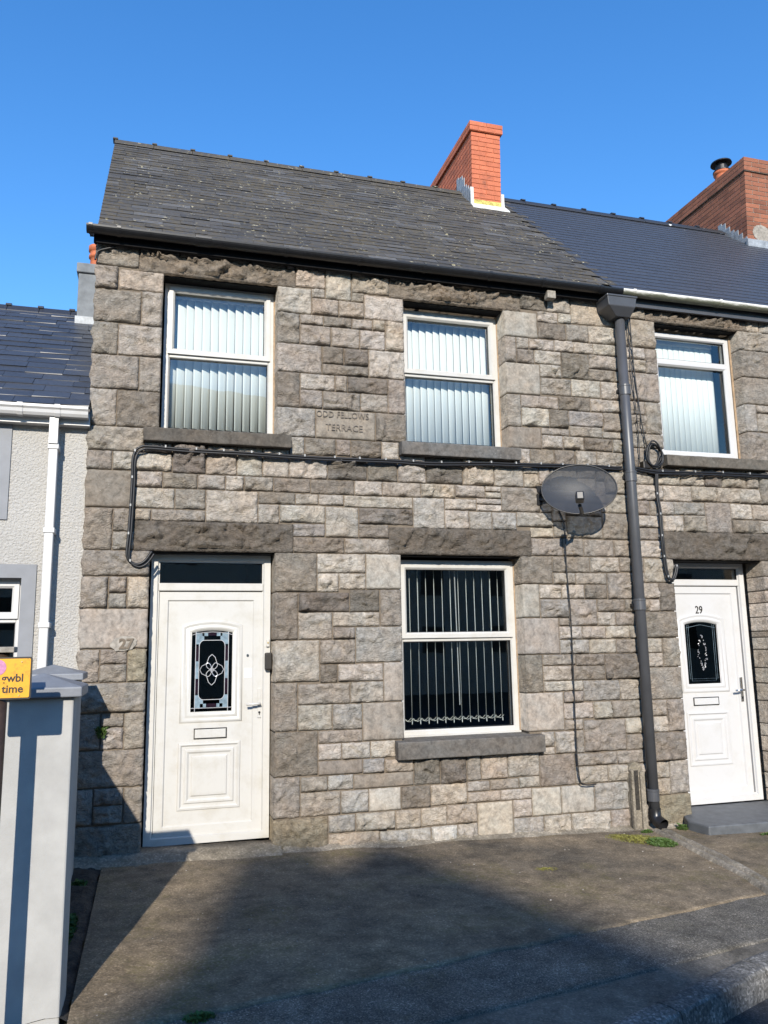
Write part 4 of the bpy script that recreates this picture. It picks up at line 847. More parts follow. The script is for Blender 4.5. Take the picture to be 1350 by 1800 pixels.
mb = MB(); mb.add([(3.70, 1.97, 5.50), (4.18, 1.97, 5.50), (4.19, 1.87, 5.395), (3.69, 1.87, 5.395), (3.70, 1.97, 5.48), (4.18, 1.97, 5.48), (4.19, 1.87, 5.375), (3.69, 1.87, 5.375)], [(0, 3, 2, 1), (4, 5, 6, 7), (0, 1, 5, 4), (3, 7, 6, 2), (0, 4, 7, 3), (1, 2, 6, 5)]); mb.build('apron_flashing', 'leadpale', ch1)
mb = MB(); mb.box(3.705, 1.968, 5.44, 3.745, 1.998, 5.72); mb.build('flashing', 'leadpale', ch1)
mb = MB(); mb.box(4.125, 1.968, 5.44, 4.165, 1.998, 5.68); mb.build('flashing', 'leadpale', ch1)
ch2 = chimney(h29, 7.86, 8.33, 1.95, 3.86, 5.35, 6.64, 6.85, .070, (.24, .088, .048), 'cementpale', 32, lean=.06, tonej=.24)
flashing(ch2, 7.872, 1.95, 2.5, 7, zoff=.10, tall=.10)
mb = MB(); mb.box(7.845, 1.915, 5.40, 8.36, 1.948, 5.545); mb.build('apron_flashing', 'lead', ch2)
mb = MB(); mb.add([(7.84, 1.93, 5.43), (8.40, 1.93, 5.43), (8.42, 1.80, 5.315), (7.84, 1.80, 5.315), (7.84, 1.93, 5.40), (8.40, 1.93, 5.40), (8.42, 1.80, 5.29), (7.84, 1.80, 5.29)], [(0, 3, 2, 1), (4, 5, 6, 7), (0, 1, 5, 4), (3, 7, 6, 2), (0, 4, 7, 3), (1, 2, 6, 5)]); mb.build('apron_flashing', 'leadpale', ch2)
V = [(8.12, 1.944, 5.64)]+[(8.12+(.15+.05*noise.noise((k, 3, 1.)))*math.cos(k*.52), 1.9455, 5.67+(.13+.05*noise.noise((k, 7, 1.)))*math.sin(k*.52)) for k in range(12)]
V += [(v[0], 1.958, v[2]) for v in V[1:]]
obj('cement_patch', V, [(0, 1+(k+1) % 12, 1+k) for k in range(12)]+[(1+k, 1+(k+1) % 12, 13+(k+1) % 12, 13+k) for k in range(12)], 'cementpale', ch2)
mb = MB(); mb.lathe((8.17, 2.66, 6.83), [(.115, 0), (.105, .16), (.105, .18), (.125, .19), (.125, .225), (.10, .235)]); mb.build('chimney_pot', 'terracotta', ch2, True)
mb = MB(); mb.lathe((8.17, 2.66, 7.06), [(.13, 0), (.13, .012), (.085, .014), (.085, .13), (.155, .135), (.15, .155), (.05, .185)]); mb.build('cowl', 'blackmetal', ch2)

for (x0, x1, zh, par, yb) in ((.005, .975, 3.16, h27, .168), (2.14, 3.145, 3.165, h27, .168), (4.82, 5.83, 3.215, h29, .128), (2.065, 3.21, .79, h27, .163), (-.034, .965, .785, h27, .148), (4.82, 5.86, .785, h29, .243)):  # added black boards stand in for deep shade on the lintel undersides
    mb = MB(); mb.box(x0+.004, .035, zh-.010, x1-.004, yb, zh+.004); mb.build('soffit_shade_board', 'matt_black', par)
# windows, blinds
window(h27, .022, 1.80, .968, 3.155, 2.505, .17); window(h27, 2.148, 1.805, 3.138, 3.135, 2.505, .17); window(h27, 2.075, -.772, 3.205, .758, .059, .165)
window(h29, 4.835, 1.822, 5.80, 3.16, 2.86, .13, 'upvc29', False)
for (x, z0, z1, y) in ((3.143, 1.80, 3.14, .17), (3.208, -.775, .775, .165), (5.812, 1.82, 3.18, .13), (.970, 1.80, 3.14, .17)):
    mb = MB(); mb.box(x-.006, y-.006, z0, x+.016, y+.03, z1); mb.build('sealant', 'timber', h27 if x < 4.3 else h29)
for (x0, x1, z, par, y) in ((2.075, 3.205, -.774, h27, .165), (.03, .96, 1.80, h27, .17), (2.15, 3.135, 1.80, h27, .17)):
    mb = MB(); mb.box(x0, y-.03, z-.002, x1, y+.03, z+.012); mb.build('sill_strip', 'upvc', par)
blind(.07, .93, 1.89, 3.07, .30, 12, 27, 'white vertical blind in the upper window above the blank white door', .089)
blind(2.18, 3.09, 1.89, 3.07, .30, 13, 20, 'white vertical blind in the upper window right of the inscribed stone', .089)
blind(2.13, 3.16, -.68, .72, .34, 13, 69, 'vertical blind turned edge-on in the dark ground floor window', .089, chain=True)
blind(4.90, 5.69, 1.92, 3.09, .27, 12, 8, 'white vertical blind in the upper window above door 29', .089)

# doors
d27, dy = door(h27, -.020, .952, -1.500, .778, .15, .052, .885, -1.436, .468, (.316, -.500, .646, .140, .032), (.347, -.712, .609, -.628), (.226, -1.257, .721, -.735), None, 'upvc', 0)
leaded(d27, dy, .316, -.500, .646, .140, .032)
mb = MB(); mb.tube([(.770, dy+.004, -.055), (.770, dy-.008, -.055)], .011, 12); mb.build('peephole', 'chrome', d27)
mb = MB(); mb.box(.745, dy-.002, -.236, .803, dy+.002, -.161); mb.build('notice', 'paper', d27)
def handle(d, x, z, y, m, m2):
    mb = MB(); mb.box(x-.016, y-.010, z-.115, x+.016, y+.002, z+.125); mb.build('handle_plate', m, d, bevel=.005)
    mb = MB(); mb.tube([(x, y-.005, z), (x, y-.05, z), (x-.02, y-.056, z+.001), (x-.11, y-.056, z-.002)], .010, 8); mb.build('handle', m2, d, True)
    mb = MB(); mb.tube([(x, y-.008, z-.07), (x, y-.016, z-.07)], .009, 10); mb.box(x-.003, y-.016, z-.09, x+.003, y-.010, z-.07); mb.build('lock_barrel', 'blackmetal', d)
handle(d27, .868, -.448, .172, 'upvc', 'upvc')
d29, dy9 = door(h29, 4.832, 5.828, -1.545, .790, .245, 4.905, 5.742, -1.478, .540, (5.10, -.420, 5.482, .165, .042), (5.135, -.628, 5.43, -.548), (5.042, -1.20, 5.535, -.685), None, 'upvc29', 0)
handle(d29, 5.70, -.49, .267, 'chrome', 'chrome')
textmesh('house_number', '29', .108, 5.283, dy9-.002, .272, 'signblack', d29, .002, sx=.82, bold=.001)
rnd = random.Random(8)
mb = MB()
gx0, gx1, gz0, gz1 = 5.10, 5.482, -.42, .165; yy = dy9+.008
for pl in ([(gx0+.03, gz1-.005), (gx0+.03, gz0+.05), (gx1-.03, gz0+.05), (gx1-.03, gz1-.005)], [(gx0+.05, gz1+.0), (gx0+.05, gz0+.03), (gx1-.05, gz0+.03), (gx1-.05, gz1)], [(gx0+.02, gz1-.035), (gx0+.19, gz1-.005), (gx1-.02, gz1-.035)]):
    mb.tube([(q[0], yy+.002, q[1]) for q in pl], .0014, 4)
mb.build('glass_border', 'bevel_glass', d29)
mb = MB()
for k in range(70):
    t = rnd.uniform(-1, 1); w = .062*(1-abs(t)**1.4); x = 5.291+rnd.choice((-1, 1))*w*rnd.uniform(.55, 1); z = -.115+.175*t; a = rnd.uniform(0, 6.3); L = rnd.uniform(.006, .02)
    mb.tube([(x, yy, z), (x+L*.5*math.cos(a), yy-.002, z+L*.5*math.sin(a)), (x+L*.6*math.cos(a+.9), yy, z+L*math.sin(a+.9))], .0022, 5)
o = mb.build('glass_motif', 'silver', d29); o['kind'] = 'stuff'
# small white pieces on door frame
kb_ = MB(); kb_.box(.905, .095, -.178, .966, .152, -.036); tag(kb_.build('doorbell_box', 'signblack', None, bevel=.012), 'small black box fixed to the frame of the blank white door', 'box')
kb_ = MB(); kb_.box(.918, .128, .012, .944, .152, .075); o = tag(kb_.build('bell_push', 'upvc', None, bevel=.005), 'tiny cream bell push above the black box on the door frame', 'bell push'); kb_ = MB(); kb_.tube([(.931, .128, .045), (.931, .122, .045)], .007, 10); kb_.build('button', 'brass', o)

# ================================================================== steps, fillets
mb = MB(); n = 24; V = []; F = []
for i in range(n+1):
    x = -.50+1.52*i/n; zz = gz(x); nn = .012*noise.noise((x*6, 1, 0))
    for (y, z) in ((.14, zz-.03), (.14, zz+.055), (-.005, zz+.046), (-.055+nn, zz+.038), (-.12+nn*2, zz+.010), (-.17+nn*2, zz-.02)): V.append((x, y, z+.006*noise.noise((x*12, y*12, 2))))
for i in range(n):
    for k in range(5): F.append((i*6+k, i*6+k+1, i*6+k+7, i*6+k+6))
tag(obj('threshold_step', V, F, 'concrete', None, True), 'worn sandy concrete threshold below the blank white door', 'step')
mb = MB(); mb.add([(4.66, -.14, -1.585), (4.70, -.38, -1.59), (6.2, -.42, -1.60), (6.2, .26, -1.56), (4.84, .26, -1.555)] + [(4.655, -.14, -1.72), (4.695, -.385, -1.72), (6.2, -.425, -1.75), (6.2, .26, -1.72), (4.84, .26, -1.72)], [(0, 1, 2, 3, 4), (9, 8, 7, 6, 5), (0, 5, 6, 1), (1, 6, 7, 2), (2, 7, 8, 3), (3, 8, 9, 4), (4, 9, 5, 0)])
tag(mb.build('door_step', 'slab', None, bevel=.012), 'dark grey slab step in front of door 29', 'step')
# mortar fillet where wall meets forecourt
V = []; F = []; n = 90
for i in range(n+1):
    x = 1.0+3.75*i/n; zz = gz(x)
    w = .05+.035*noise.noise((x*4, 0, 0))
    for (y, z) in ((.01, zz+.03+.012*noise.noise((x*9, 5, 0))), (-w*.5, zz+.012), (-w-.02, zz+.001), (-w-.06, zz-.012)): V.append((x, y, z))
for i in range(n):
    for k in range(3): F.append((i*4+k, i*4+k+1, i*4+k+5, i*4+k+4))
tag(obj('mortar_fillet', V, F, 'concrete', None, True), 'crumbling mortar fillet along the foot of the stone wall', 'fillet')
# old stub beside the downpipe
mb = MB(); mb.prism([(4.165, -1.70), (4.160, -1.12), (4.180, -1.085), (4.225, -1.065), (4.275, -1.085), (4.295, -1.12), (4.30, -1.70)], -.05, .02); mb.box(4.158, -.085, -1.70, 4.185, -.04, -1.13); mb.box(4.255, -.075, -1.70, 4.302, -.04, -1.15); mb.build
o = tag(mb.build('cement_stub', 'concrete', None, bevel=.008), 'short pale cement upstand with a recessed slot beside the grey downpipe', 'upstand')
mb = MB(); mb.box(4.195, -.053, -1.48, 4.245, -.045, -1.14); mb.build('slot', 'soil', o)

# ================================================================== downpipe, dish, cables
dp = empty('downpipe', (4.365, -.08, gz(4.365)), 'dark grey round downpipe with hopper head between the two stone house fronts', 'downpipe')
mb = MB(); mb.add([(4.15, -.225, 3.335), (4.475, -.225, 3.335), (4.475, -.01, 3.335), (4.15, -.01, 3.335), (4.165, -.215, 3.235), (4.46, -.215, 3.235), (4.46, -.01, 3.235), (4.165, -.01, 3.235), (4.28, -.15, 3.155), (4.44, -.15, 3.155), (4.44, -.01, 3.155), (4.28, -.01, 3.155)],
       [(0, 1, 2, 3), (0, 4, 5, 1), (1, 5, 6, 2), (2, 6, 7, 3), (3, 7, 4, 0), (4, 8, 9, 5), (5, 9, 10, 6), (6, 10, 11, 7), (7, 11, 8, 4), (8, 11, 10, 9)])
mb.box(4.143, -.232, 3.325, 4.482, -.008, 3.345)
mb.build('hopper', 'grey_pipe', dp, bevel=.006)
mb = MB(); mb.tube([(4.36, -.08, 3.20), (4.365, -.08, 1.6), (4.372, -.08, -1.50)], .048, 18); mb.build('pipe', 'grey_pipe', dp, True)
for z in (2.42, 1.56, .34, -1.36):
    mb = MB(); mb.lathe((4.366, -.08, z), [(.050, -.05), (.0555, -.045), (.0555, .035), (.058, .04), (.058, .055), (.049, .058)], 20); mb.build('collar', 'grey_pipe', dp)
    mb = MB(); mb.box(4.30, -.05, z-.014, 4.43, .02, z+.014); mb.build('bracket', 'black', dp)
mb = MB(); mb.tube([(4.372, -.08, -1.47), (4.373, -.082, -1.54), (4.378, -.11, -1.575), (4.39, -.175, -1.60)], [.054, .054, .055, .055], 16, False); mb.build('shoe', 'black', dp, True)

sd_e = empty('satellite_dish', (3.62, 0, 1.1), 'dark grey oval satellite dish on the stone wall left of the downpipe', 'satellite dish')
C0 = Vector((3.705, -.245, 1.385)); nrm = Vector((-.42, -.90, .24)).normalized(); hx = Vector((0, 0, 1)).cross(nrm).normalized()*-1
hx = nrm.cross(Vector((0, 0, 1))).normalized(); hx = hx if hx.x > 0 else -hx; hz = hx.cross(nrm); hz = hz if hz.z > 0 else -hz
RX, RZs, dep = .335, .245, .075; V = [C0-nrm*dep]; F = []; NR, NA = 9, 48
for i in range(1, NR+1):
    for k in range(NA):
        a = 2*math.pi*k/NA; q = i/NR; V.append(C0+hx*RX*q*math.cos(a)+hz*RZs*q*math.sin(a)-nrm*dep*(1-q*q))
for k in range(NA): F.append((0, 1+k, 1+(k+1) % NA))
for i in range(NR-1):
    for k in range(NA): F.append((1+i*NA+k, 1+(i+1)*NA+k, 1+(i+1)*NA+(k+1) % NA, 1+i*NA+(k+1) % NA))
obj('reflector', V, F, 'dish', sd_e, True)
mb = MB(); mb.tube([C0+hx*RX*math.cos(2*math.pi*k/NA)+hz*RZs*math.sin(2*math.pi*k/NA) for k in range(NA+1)], .0065, 6, False); mb.build('rim', 'black', sd_e, True)
lnb = Vector((3.50, -.60, 1.235))
mb = MB(); mb.tube([C0-hz*(RZs-.01)-nrm*.03, C0-hz*(RZs+.03)+nrm*.10, lnb-Vector((-.03, -.06, .06))], .017, 8); mb.build('arm', 'black', sd_e)
mb = MB(); mb.box(-.035, -.05, -.04, .035, .05, .04); 
for i, v in enumerate(mb.V): mb.V[i] = lnb + hx*v.x + nrm*v.y + hz*v.z
mb.build('receiver', 'black', sd_e, bevel=.012)
mb = MB(); mb.tube([lnb-nrm*.04, lnb-nrm*.075], .026, 12); mb.build('receiver_cap', 'clip', sd_e)
mb = MB(); mb.box(3.40, -.012, 1.27, 3.45, .02, 1.45); mb.tube([(3.425, -.01, 1.39), (3.44, -.045, 1.38), (3.62, -.075, 1.365), (3.74, -.11, 1.36), C0-nrm*(dep+.012)], .018, 8); mb.tube([(3.425, -.01, 1.32), (3.45, -.04, 1.31), (3.62, -.065, 1.35)], .014, 8); mb.build('wall_bracket', 'blackmetal', sd_e)

def smoothpath(P, k=6):
    P = [Vector(p) for p in P]; out = []
    for i in range(len(P)-1):
        p0, p1, p2, p3 = P[max(i-1, 0)], P[i], P[i+1], P[min(i+2, len(P)-1)]
        for q in range(k):
            t = q/k; out.append(.5*((2*p1)+(-p0+p2)*t+(2*p0-5*p1+4*p2-p3)*t*t+(-p0+3*p1-3*p2+p3)*t**3))
    return out+[P[-1]]
def cable(name, pts, r, label, y=-.046, clips=0, second=None):
    e = empty(name, (pts[0][0], 0, min(p[1] for p in pts)), label, 'cable')
    path = smoothpath([(p[0], y+.012*noise.noise((p[0]*5, p[1]*5, 2)), p[1]) for p in pts])
    mb = MB(); mb.tube(path, r, 7)
    if second: mb.tube([p+Vector((second[0], -.004, second[1])) for p in path], r*.8, 7)
    mb.build('run', 'cable', e, True)
    if clips:
        dist = 0; last = 0
        for i in range(1, len(path)):
            dist += (path[i]-path[i-1]).length
            if dist-last > clips:
                last = dist; p = path[i]; c = MB(); c.box(p.x-.006, p.y-r-.005, p.z-r*.2, p.x+.006, .012, p.z+r+.006); c.build('clip', 'clip', e)
    return e
cable('wall_cable', [(-.02, .775), (-.07, .70), (-.13, .67), (-.19, .70), (-.21, .77), (-.20, .95), (-.19, 1.32), (-.19, 1.51), (-.17, 1.59), (-.13, 1.62), (-.07, 1.63), (.24, 1.622), (.68, 1.618), (1.14, 1.612), (1.54, 1.61), (2.0, 1.615), (2.37, 1.61), (2.87, 1.635), (3.18, 1.64), (3.5, 1.65), (3.99, 1.66), (4.2, 1.655), (4.29, 1.66)], .0115, 'black cable clipped across the stone wall and looping to the blank white door', clips=.21, second=(.018, -.020))
cable('wall_cable', [(4.44, 1.665), (4.55, 1.65), (4.74, 1.635), (5.33, 1.65), (6.02, 1.655), (7.0, 1.65), (8.5, 1.66)], .0115, 'black cable running under the upper window sill above door 29', clips=.3, second=(.0, -.022))
cable('wall_cable', [(4.67, 1.62), (4.665, 1.41), (4.68, 1.21), (4.675, .96), (4.69, .77), (4.71, .62), (4.755, .58), (4.795, .63), (4.825, .72)], .0115, 'black cable dropping to the top corner of door 29', clips=.19, second=(.016, .0))
cable('wall_cable', [(3.60, 1.22), (3.645, 1.10), (3.65, .94), (3.648, .68), (3.66, .26), (3.658, -.25), (3.65, -.7), (3.65, -.99), (3.665, -1.20), (3.72, -1.235), (3.82, -1.235)], .006, 'thin black cable hanging straight down the wall below the satellite dish', y=-.044)
cable('wall_cable', [(4.475, 3.22), (4.48, 2.84), (4.49, 2.37), (4.51, 2.03), (4.50, 1.70)], .005, 'thin dark cable hanging down the wall just right of the downpipe hopper', y=-.044)
cable('wall_cable', [(4.50, 3.22), (4.515, 2.67), (4.55, 2.14), (4.60, 1.84)], .006, 'thin dark cable slanting from the hopper to the coiled cable', y=-.044)
cable('wall_cable', [(-.545, 3.20), (-.53, 3.27), (-.47, 3.305), (-.34, 3.34), (-.20, 3.36)], .008, 'short black cable curling round the house corner below the gutter end', y=-.035)
cable('wall_cable', [(.1, 3.345), (.5, 3.335), (1.0, 3.36), (1.6, 3.34), (2.2, 3.36), (2.9, 3.345), (3.4, 3.33), (3.6, 3.335)], .007, 'thin black cable sagging along the wall head under the black gutter', y=-.05)
cc = empty('coiled_cable', (4.66, -.03, 1.70), 'loop of spare black cable hung beside the sill above door 29', 'cable coil')
mb = MB(); rnd = random.Random(3)
for k in range(4):
    r = .095+.012*k*.5; cx = 4.665+rnd.uniform(-.012, .012); cz = 1.80+rnd.uniform(-.015, .015)
    mb.tube([(cx+r*.78*math.cos(a)+.012*math.sin(a*2+k), -.035-.012*k, cz+r*1.12*math.sin(a)) for a in [2*math.pi*q/24 for q in range(25)]], .008, 6, False)
mb.build('loops', 'cable', cc, True)
mb = MB(); mb.box(4.53, -.06, 1.655, 4.615, .01, 1.735); mb.build('junction_box', 'signblack', cc, bevel=.012)
mb = MB(); mb.box(4.60, -.05, 1.612, 4.90, .01, 1.665); mb.build('splice_housing', 'signblack', cc, bevel=.01)
mb = MB(); mb.box(3.565, -.115, 3.285, 3.655, -.04, 3.365); o = tag(mb.build('sensor_box', 'cementpale', None, bevel=.008), 'small pale grey box mounted under the black gutter', 'box')

# ================================================================== rendered house on the left
hl = empty('rendered_house', (-4.0, .03, gz(-4)), 'pale pebbledashed house with white gutter adjoining the stone house corner', 'house')
LY = .035
LO = [(-2.4, -.20, -.956, .579), (-2.5, 1.10, -1.19, 1.76)]
wl_ = core_wall('wall', hl, -8.0, -.522, -2.0, 1.92, LO, LY, .30, 'render')
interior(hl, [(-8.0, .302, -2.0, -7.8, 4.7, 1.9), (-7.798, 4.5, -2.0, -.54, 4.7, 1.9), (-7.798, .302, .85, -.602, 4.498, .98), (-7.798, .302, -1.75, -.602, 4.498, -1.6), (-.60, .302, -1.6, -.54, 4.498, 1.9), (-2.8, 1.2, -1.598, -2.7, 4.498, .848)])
# painted surrounds
def surround(o, w):
    mb = MB(); mb.ring(rectp(o[0]-w, o[1]-w, o[2]+w, o[3]+w), [(0, LY+.01), (0, LY-.014), (w+.016, LY-.014), (w+.016, LY+.13)]); mb.build('window_surround', 'surround', hl)
for q in LO: surround(q, .088)
window(hl, LO[0][0]+.005, LO[0][1]+.005, LO[0][2]-.005, LO[0][3]-.005, .25, .12, 'upvc29', True); window(hl, LO[1][0]+.005, LO[1][1]+.005, LO[1][2]-.005, LO[1][3]-.005, 1.45, .12, 'upvc29', True)
LEY, LEZ, LRY, LRZ = -.11, 1.905, 2.33, 3.675
LS = Vector((0, LRY-LEY, LRZ-LEZ)); LSL = LS.length; LD = LS.normalized(); LN = Vector((0, -LD.z, LD.y))
mb = MB(); k = [(-8.1, LEY, LEZ-.004), (-.527, LEY, LEZ-.004), (-.527, LRY, LRZ-.004), (-8.1, LRY, LRZ-.004), (-.527, 2*LRY-LEY, LEZ), (-8.1, 2*LRY-LEY, LEZ)]; lo = [(v[0], v[1], v[2]-.05) for v in k]
mb.add(k+lo, [(0, 1, 2, 3), (3, 2, 4, 5), (6, 9, 8, 7), (9, 11, 10, 8), (0, 6, 7, 1), (5, 4, 10, 11), (0, 3, 9, 6), (3, 5, 11, 9), (1, 7, 8, 2), (2, 8, 10, 4)])
rl = mb.build('roof', 'blackmetal', hl)
def left_tone(r, x, s): k = r.uniform(.85, 1.15); return (.042*k, .046*k, .056*k)
slate_roof(rl, -8.05, -.53, .155, .30, left_tone, 'slate_left', 299, 23, ey=LEY, ez=LEZ, sd=LD, sn=LN, slen=LSL, skip=lambda x, s: x > -.88 and LEY+LD.y*s > 2.02)
ridge(rl, -8.0, -.90, .32, 'slate_left', (.030, .031, .036), yy=LRY, zz=LRZ)
mb = MB(); mb.box(-8.0, -.055, 1.77, -.527, LY-.002, 1.89); mb.build('fascia', 'upvc29', hl)
# ogee gutter
mb = MB(); mb.prismx([(-.055, 1.815), (-.13, 1.815), (-.145, 1.835), (-.15, 1.86), (-.165, 1.875), (-.165, 1.895), (-.155, 1.895), (-.15, 1.87), (-.055, 1.83)], -8.0, -.535); gl_ = mb.build('gutter', 'upvc29', hl)
for cx in (-.76, -1.03, -1.9, -2.8): 
    mb = MB(); mb.prismx([(-.053, 1.81), (-.133, 1.81), (-.15, 1.832), (-.155, 1.86), (-.17, 1.873), (-.17, 1.90), (-.162, 1.90), (-.162, 1.875), (-.05, 1.82)], cx-.02, cx+.02); mb.build('union', 'upvc29', gl_)
mb = MB(); mb.box(-.817, -.115, 1.60, -.752, -.05, 1.83); mb.build('downpipe_offset', 'upvc29', hl)
mb = MB(); mb.box(-.815, -.095, -1.50, -.750, -.030, 1.62); dpl = mb.build('downpipe', 'upvc29', hl, bevel=.006)
for z in (1.58, .92, .20, -.6): 
    mb = MB(); mb.box(-.823, -.103, z-.02, -.742, LY+.01, z+.02); mb.build('pipe_clip', 'upvc29', dpl, bevel=.004)
mb = MB(); mb.box(-.875, 2.0, 3.30, -.545, 2.62, 4.02); mb.box(-.895, 1.975, 4.02, -.545, 2.645, 4.13); chl = mb.build('chimney', 'chimrender', hl, bevel=.012)
mb = MB(); mb.box(-.888, 1.975, 3.38, -.545, 2.0, 3.52); mb.build('flashing', 'lead', chl)
mb = MB(); mb.lathe((-.715, 2.3, 4.12), [(.085, 0), (.085, .05), (.075, .055), (.075, .22), (.092, .225), (.092, .25), (.080, .255), (.080, .30), (.096, .305), (.096, .36), (.08, .365)]); mb.build('chimney_pot', 'terracotta', chl, True)

# ================================================================== gate pillars, low wall, sign
def pillar(x1, y0, w, d, zt, label, cap_h=.045, apex=.062, ov=.036):
    x0 = x1-w; y1 = y0+d; e = empty('gate_pillar', ((x0+x1)/2, (y0+y1)/2, gz(x1, y0)), label, 'pillar', 'painted gate pillars')
    mb = MB(); mb.box(x0, y0, gz(x1, y0)-.12, x1, y1, zt); mb.build('shaft', 'pillar', e, bevel=.008)
    mb = MB(); a, bb, c, dd = x0-ov, y0-ov, x1+ov, y1+ov; cx = (a+c)/2; cy = (bb+dd)/2
    z0, z1, z2 = zt, zt+cap_h, zt+cap_h+apex
    mb.add([(a, bb, z0), (c, bb, z0), (c, dd, z0), (a, dd, z0), (a, bb, z1), (c, bb, z1), (c, dd, z1), (a, dd, z1), (cx, cy, z2)], [(3, 2, 1, 0), (0, 1, 5, 4), (1, 2, 6, 5), (2, 3, 7, 6), (3, 0, 4, 7), (4, 5, 8), (5, 6, 8), (6, 7, 8), (7, 4, 8)])
    mb.build('cap', 'cap', e, bevel=.006)
pillar(-.335, -2.595, .31, .30, -.205, 'pale painted gate pillar with grey cap standing behind the yellow sign')
pillar(-.482, -.60, .36, .34, -.195, 'pale painted gate pillar with grey cap against the stone house corner')
mb = MB(); mb.prismx([(-2.30, gz(-.7)-.15), (-2.30, -.22), (-.59, -.40), (-.59, gz(-.7)-.12)], -.78, -.62); w_ = tag(mb.build('garden_wall', 'pillar', None), 'low pale painted garden wall between the two gate pillars', 'wall')
mb = MB(); mb.prismx([(-2.30, -.22), (-2.30, -.175), (-.60, -.355), (-.60, -.40)], -.80, -.60); mb.build('coping', 'cap', w_, bevel=.006)
sg = empty('parking_sign', (-.60, -2.92, gz(-.6, -3.0)), 'yellow parking restriction sign with black lettering on a brown post', 'sign')
mb = MB(); mb.tube([(-.601, -2.915, gz(-.6, -3)-.2), (-.601, -2.915, .0)], .034, 16); mb.build('post', 'post', sg, True)
mb = MB(); mb.box(-.655, -2.965, .0, -.545, -2.875, .024); mb.build('post_cap', 'cementpale', sg, bevel=.004)
def rr(x0, z0, x1, z1, r, n=5):
    P = []
    for (cx, cz, a0) in ((x0+r, z0+r, 180), (x0+r, z1-r, 90), (x1-r, z1-r, 0), (x1-r, z0+r, 270)):
        for k in range(n+1): a = math.radians(a0+(90 if False else 0)+(90-90*k/n if True else 0)); P.append((cx+r*math.cos(math.radians(a0+90-90*k/n)), cz+r*math.sin(math.radians(a0+90-90*k/n))))
    return P
mb = MB(); mb.prism(rr(-.700, -.190, -.4735, -.018, .010), -2.956, -2.950); mb.build('backing', 'signblack', sg)
mb = MB(); mb.prism(rr(-.694, -.183, -.480, -.025, .006), -2.9575, -2.9555); mb.build('plate', 'signyel', sg)
textmesh('lettering', 'o gwbl', .045, -.5035, -2.9583, -.118, 'signblack', sg, .0004, 'RIGHT', bold=.0009)
textmesh('lettering', 'any time', .045, -.5035, -2.9583, -.162, 'signblack', sg, .0004, 'RIGHT', bold=.0009)
mb = MB(); mb.tube([(-.604, -2.9592, -.060), (-.604, -2.9574, -.060)], .032, 24); mb.build('roundel', 'roundel', sg)
for (x, z) in ((-.514, -.038), (-.519, -.174)):
    mb = MB(); mb.tube([(x, -2.9575, z), (x, -2.961, z)], .0035, 8); mb.build('screw', 'brass', sg)

# ================================================================== houses across the street (their shadow lies on the forecourt)
oa = empty('opposite_house', (-4.5, -36, -1.8), 'tall plain rendered house with steep gable facing the terrace across the road', 'house')
U = lambda u: u-.258*32
mb = MB(); mb.prism([(U(.50), -2.4), (U(.50), 13.3), (U(.72), 13.55), (U(.72), 14.70), (U(1.30), 14.70), (U(1.36), 14.40), (U(1.58), 14.40), (U(1.78), 14.70), (U(2.0), 14.60), (U(2.7), 13.92), (U(3.38), 13.28), (U(4.7), 12.05), (U(4.7), -2.4)][::-1], -39, -32); mb.build('wall', 'render', oa)
for z in (1.0, 4.0, 7.0):
    for xx in (U(1.5), U(3.4)):
        mb = MB(); mb.box(xx, -32.02, z, xx+.9, -31.97, z+1.5); mb.build('window', 'blackmetal', oa)
ob = empty('opposite_house', (5.5, -38, -1.8), 'long rendered house with sloping slate ridge facing the terrace across the road', 'house')
mb = MB(); mb.add([(-.4, -33.9, -2.4), (11.5, -33.9, -2.4), (11.5, -33.9, 9.6), (-.4, -33.9, 10.6), (-.4, -41, -2.4), (11.5, -41, -2.4), (11.5, -41, 9.6), (-.4, -41, 10.6)], [(0, 3, 2, 1), (4, 5, 6, 7), (0, 4, 7, 3), (1, 2, 6, 5)]); mb.build('wall', 'render', ob)
mb = MB(); mb.add([(-.5, -33.0, 10.5), (11.6, -33.0, 9.5), (11.6, -37.3, 13.75), (-.5, -37.3, 14.80), (11.6, -41.6, 9.5), (-.5, -41.6, 10.5)], [(0, 1, 2, 3), (3, 2, 4, 5), (0, 3, 5), (1, 4, 2)]); mb.build('roof', simple('opposite_slate', (.05, .05, .055), .6), ob)
for z in (1.0, 4.2, 7.0):
    for xx in (1.0, 4.5, 8.0):
        mb = MB(); mb.box(xx, -33.94, z, xx+1.1, -33.88, z+1.5); mb.build('window', 'blackmetal', ob)

for (xa, xb, zr, lab) in ((12.2, 60.0, 8.6, 'low rendered house with slate roof further along the far side of the road'), (-60.0, -10.0, 8.2, 'wide rendered house at the far side of the road beyond the gabled one')):
    oc = empty('opposite_house', ((xa+xb)/2, -36, -1.8), lab, 'house')
    mb = MB(); mb.box(xa, -40, -2.6, xb, -33.5, zr-2.6); mb.build('wall', 'render', oc)
    mb = MB(); mb.prismx([(-32.9, zr-2.7), (-36.75, zr), (-40.6, zr-2.7)], xa-.2, xb+.2); mb.build('roof', bpy.data.materials['opposite_slate'], oc)
    for z in (-.4, 2.6):
        for k in range(12):
            xx = xa+(xb-xa)*(k+.4)/12; mb = MB(); mb.box(xx, -33.54, z, xx+1.2, -33.47, z+1.4); mb.build('window', 'blackmetal', oc)

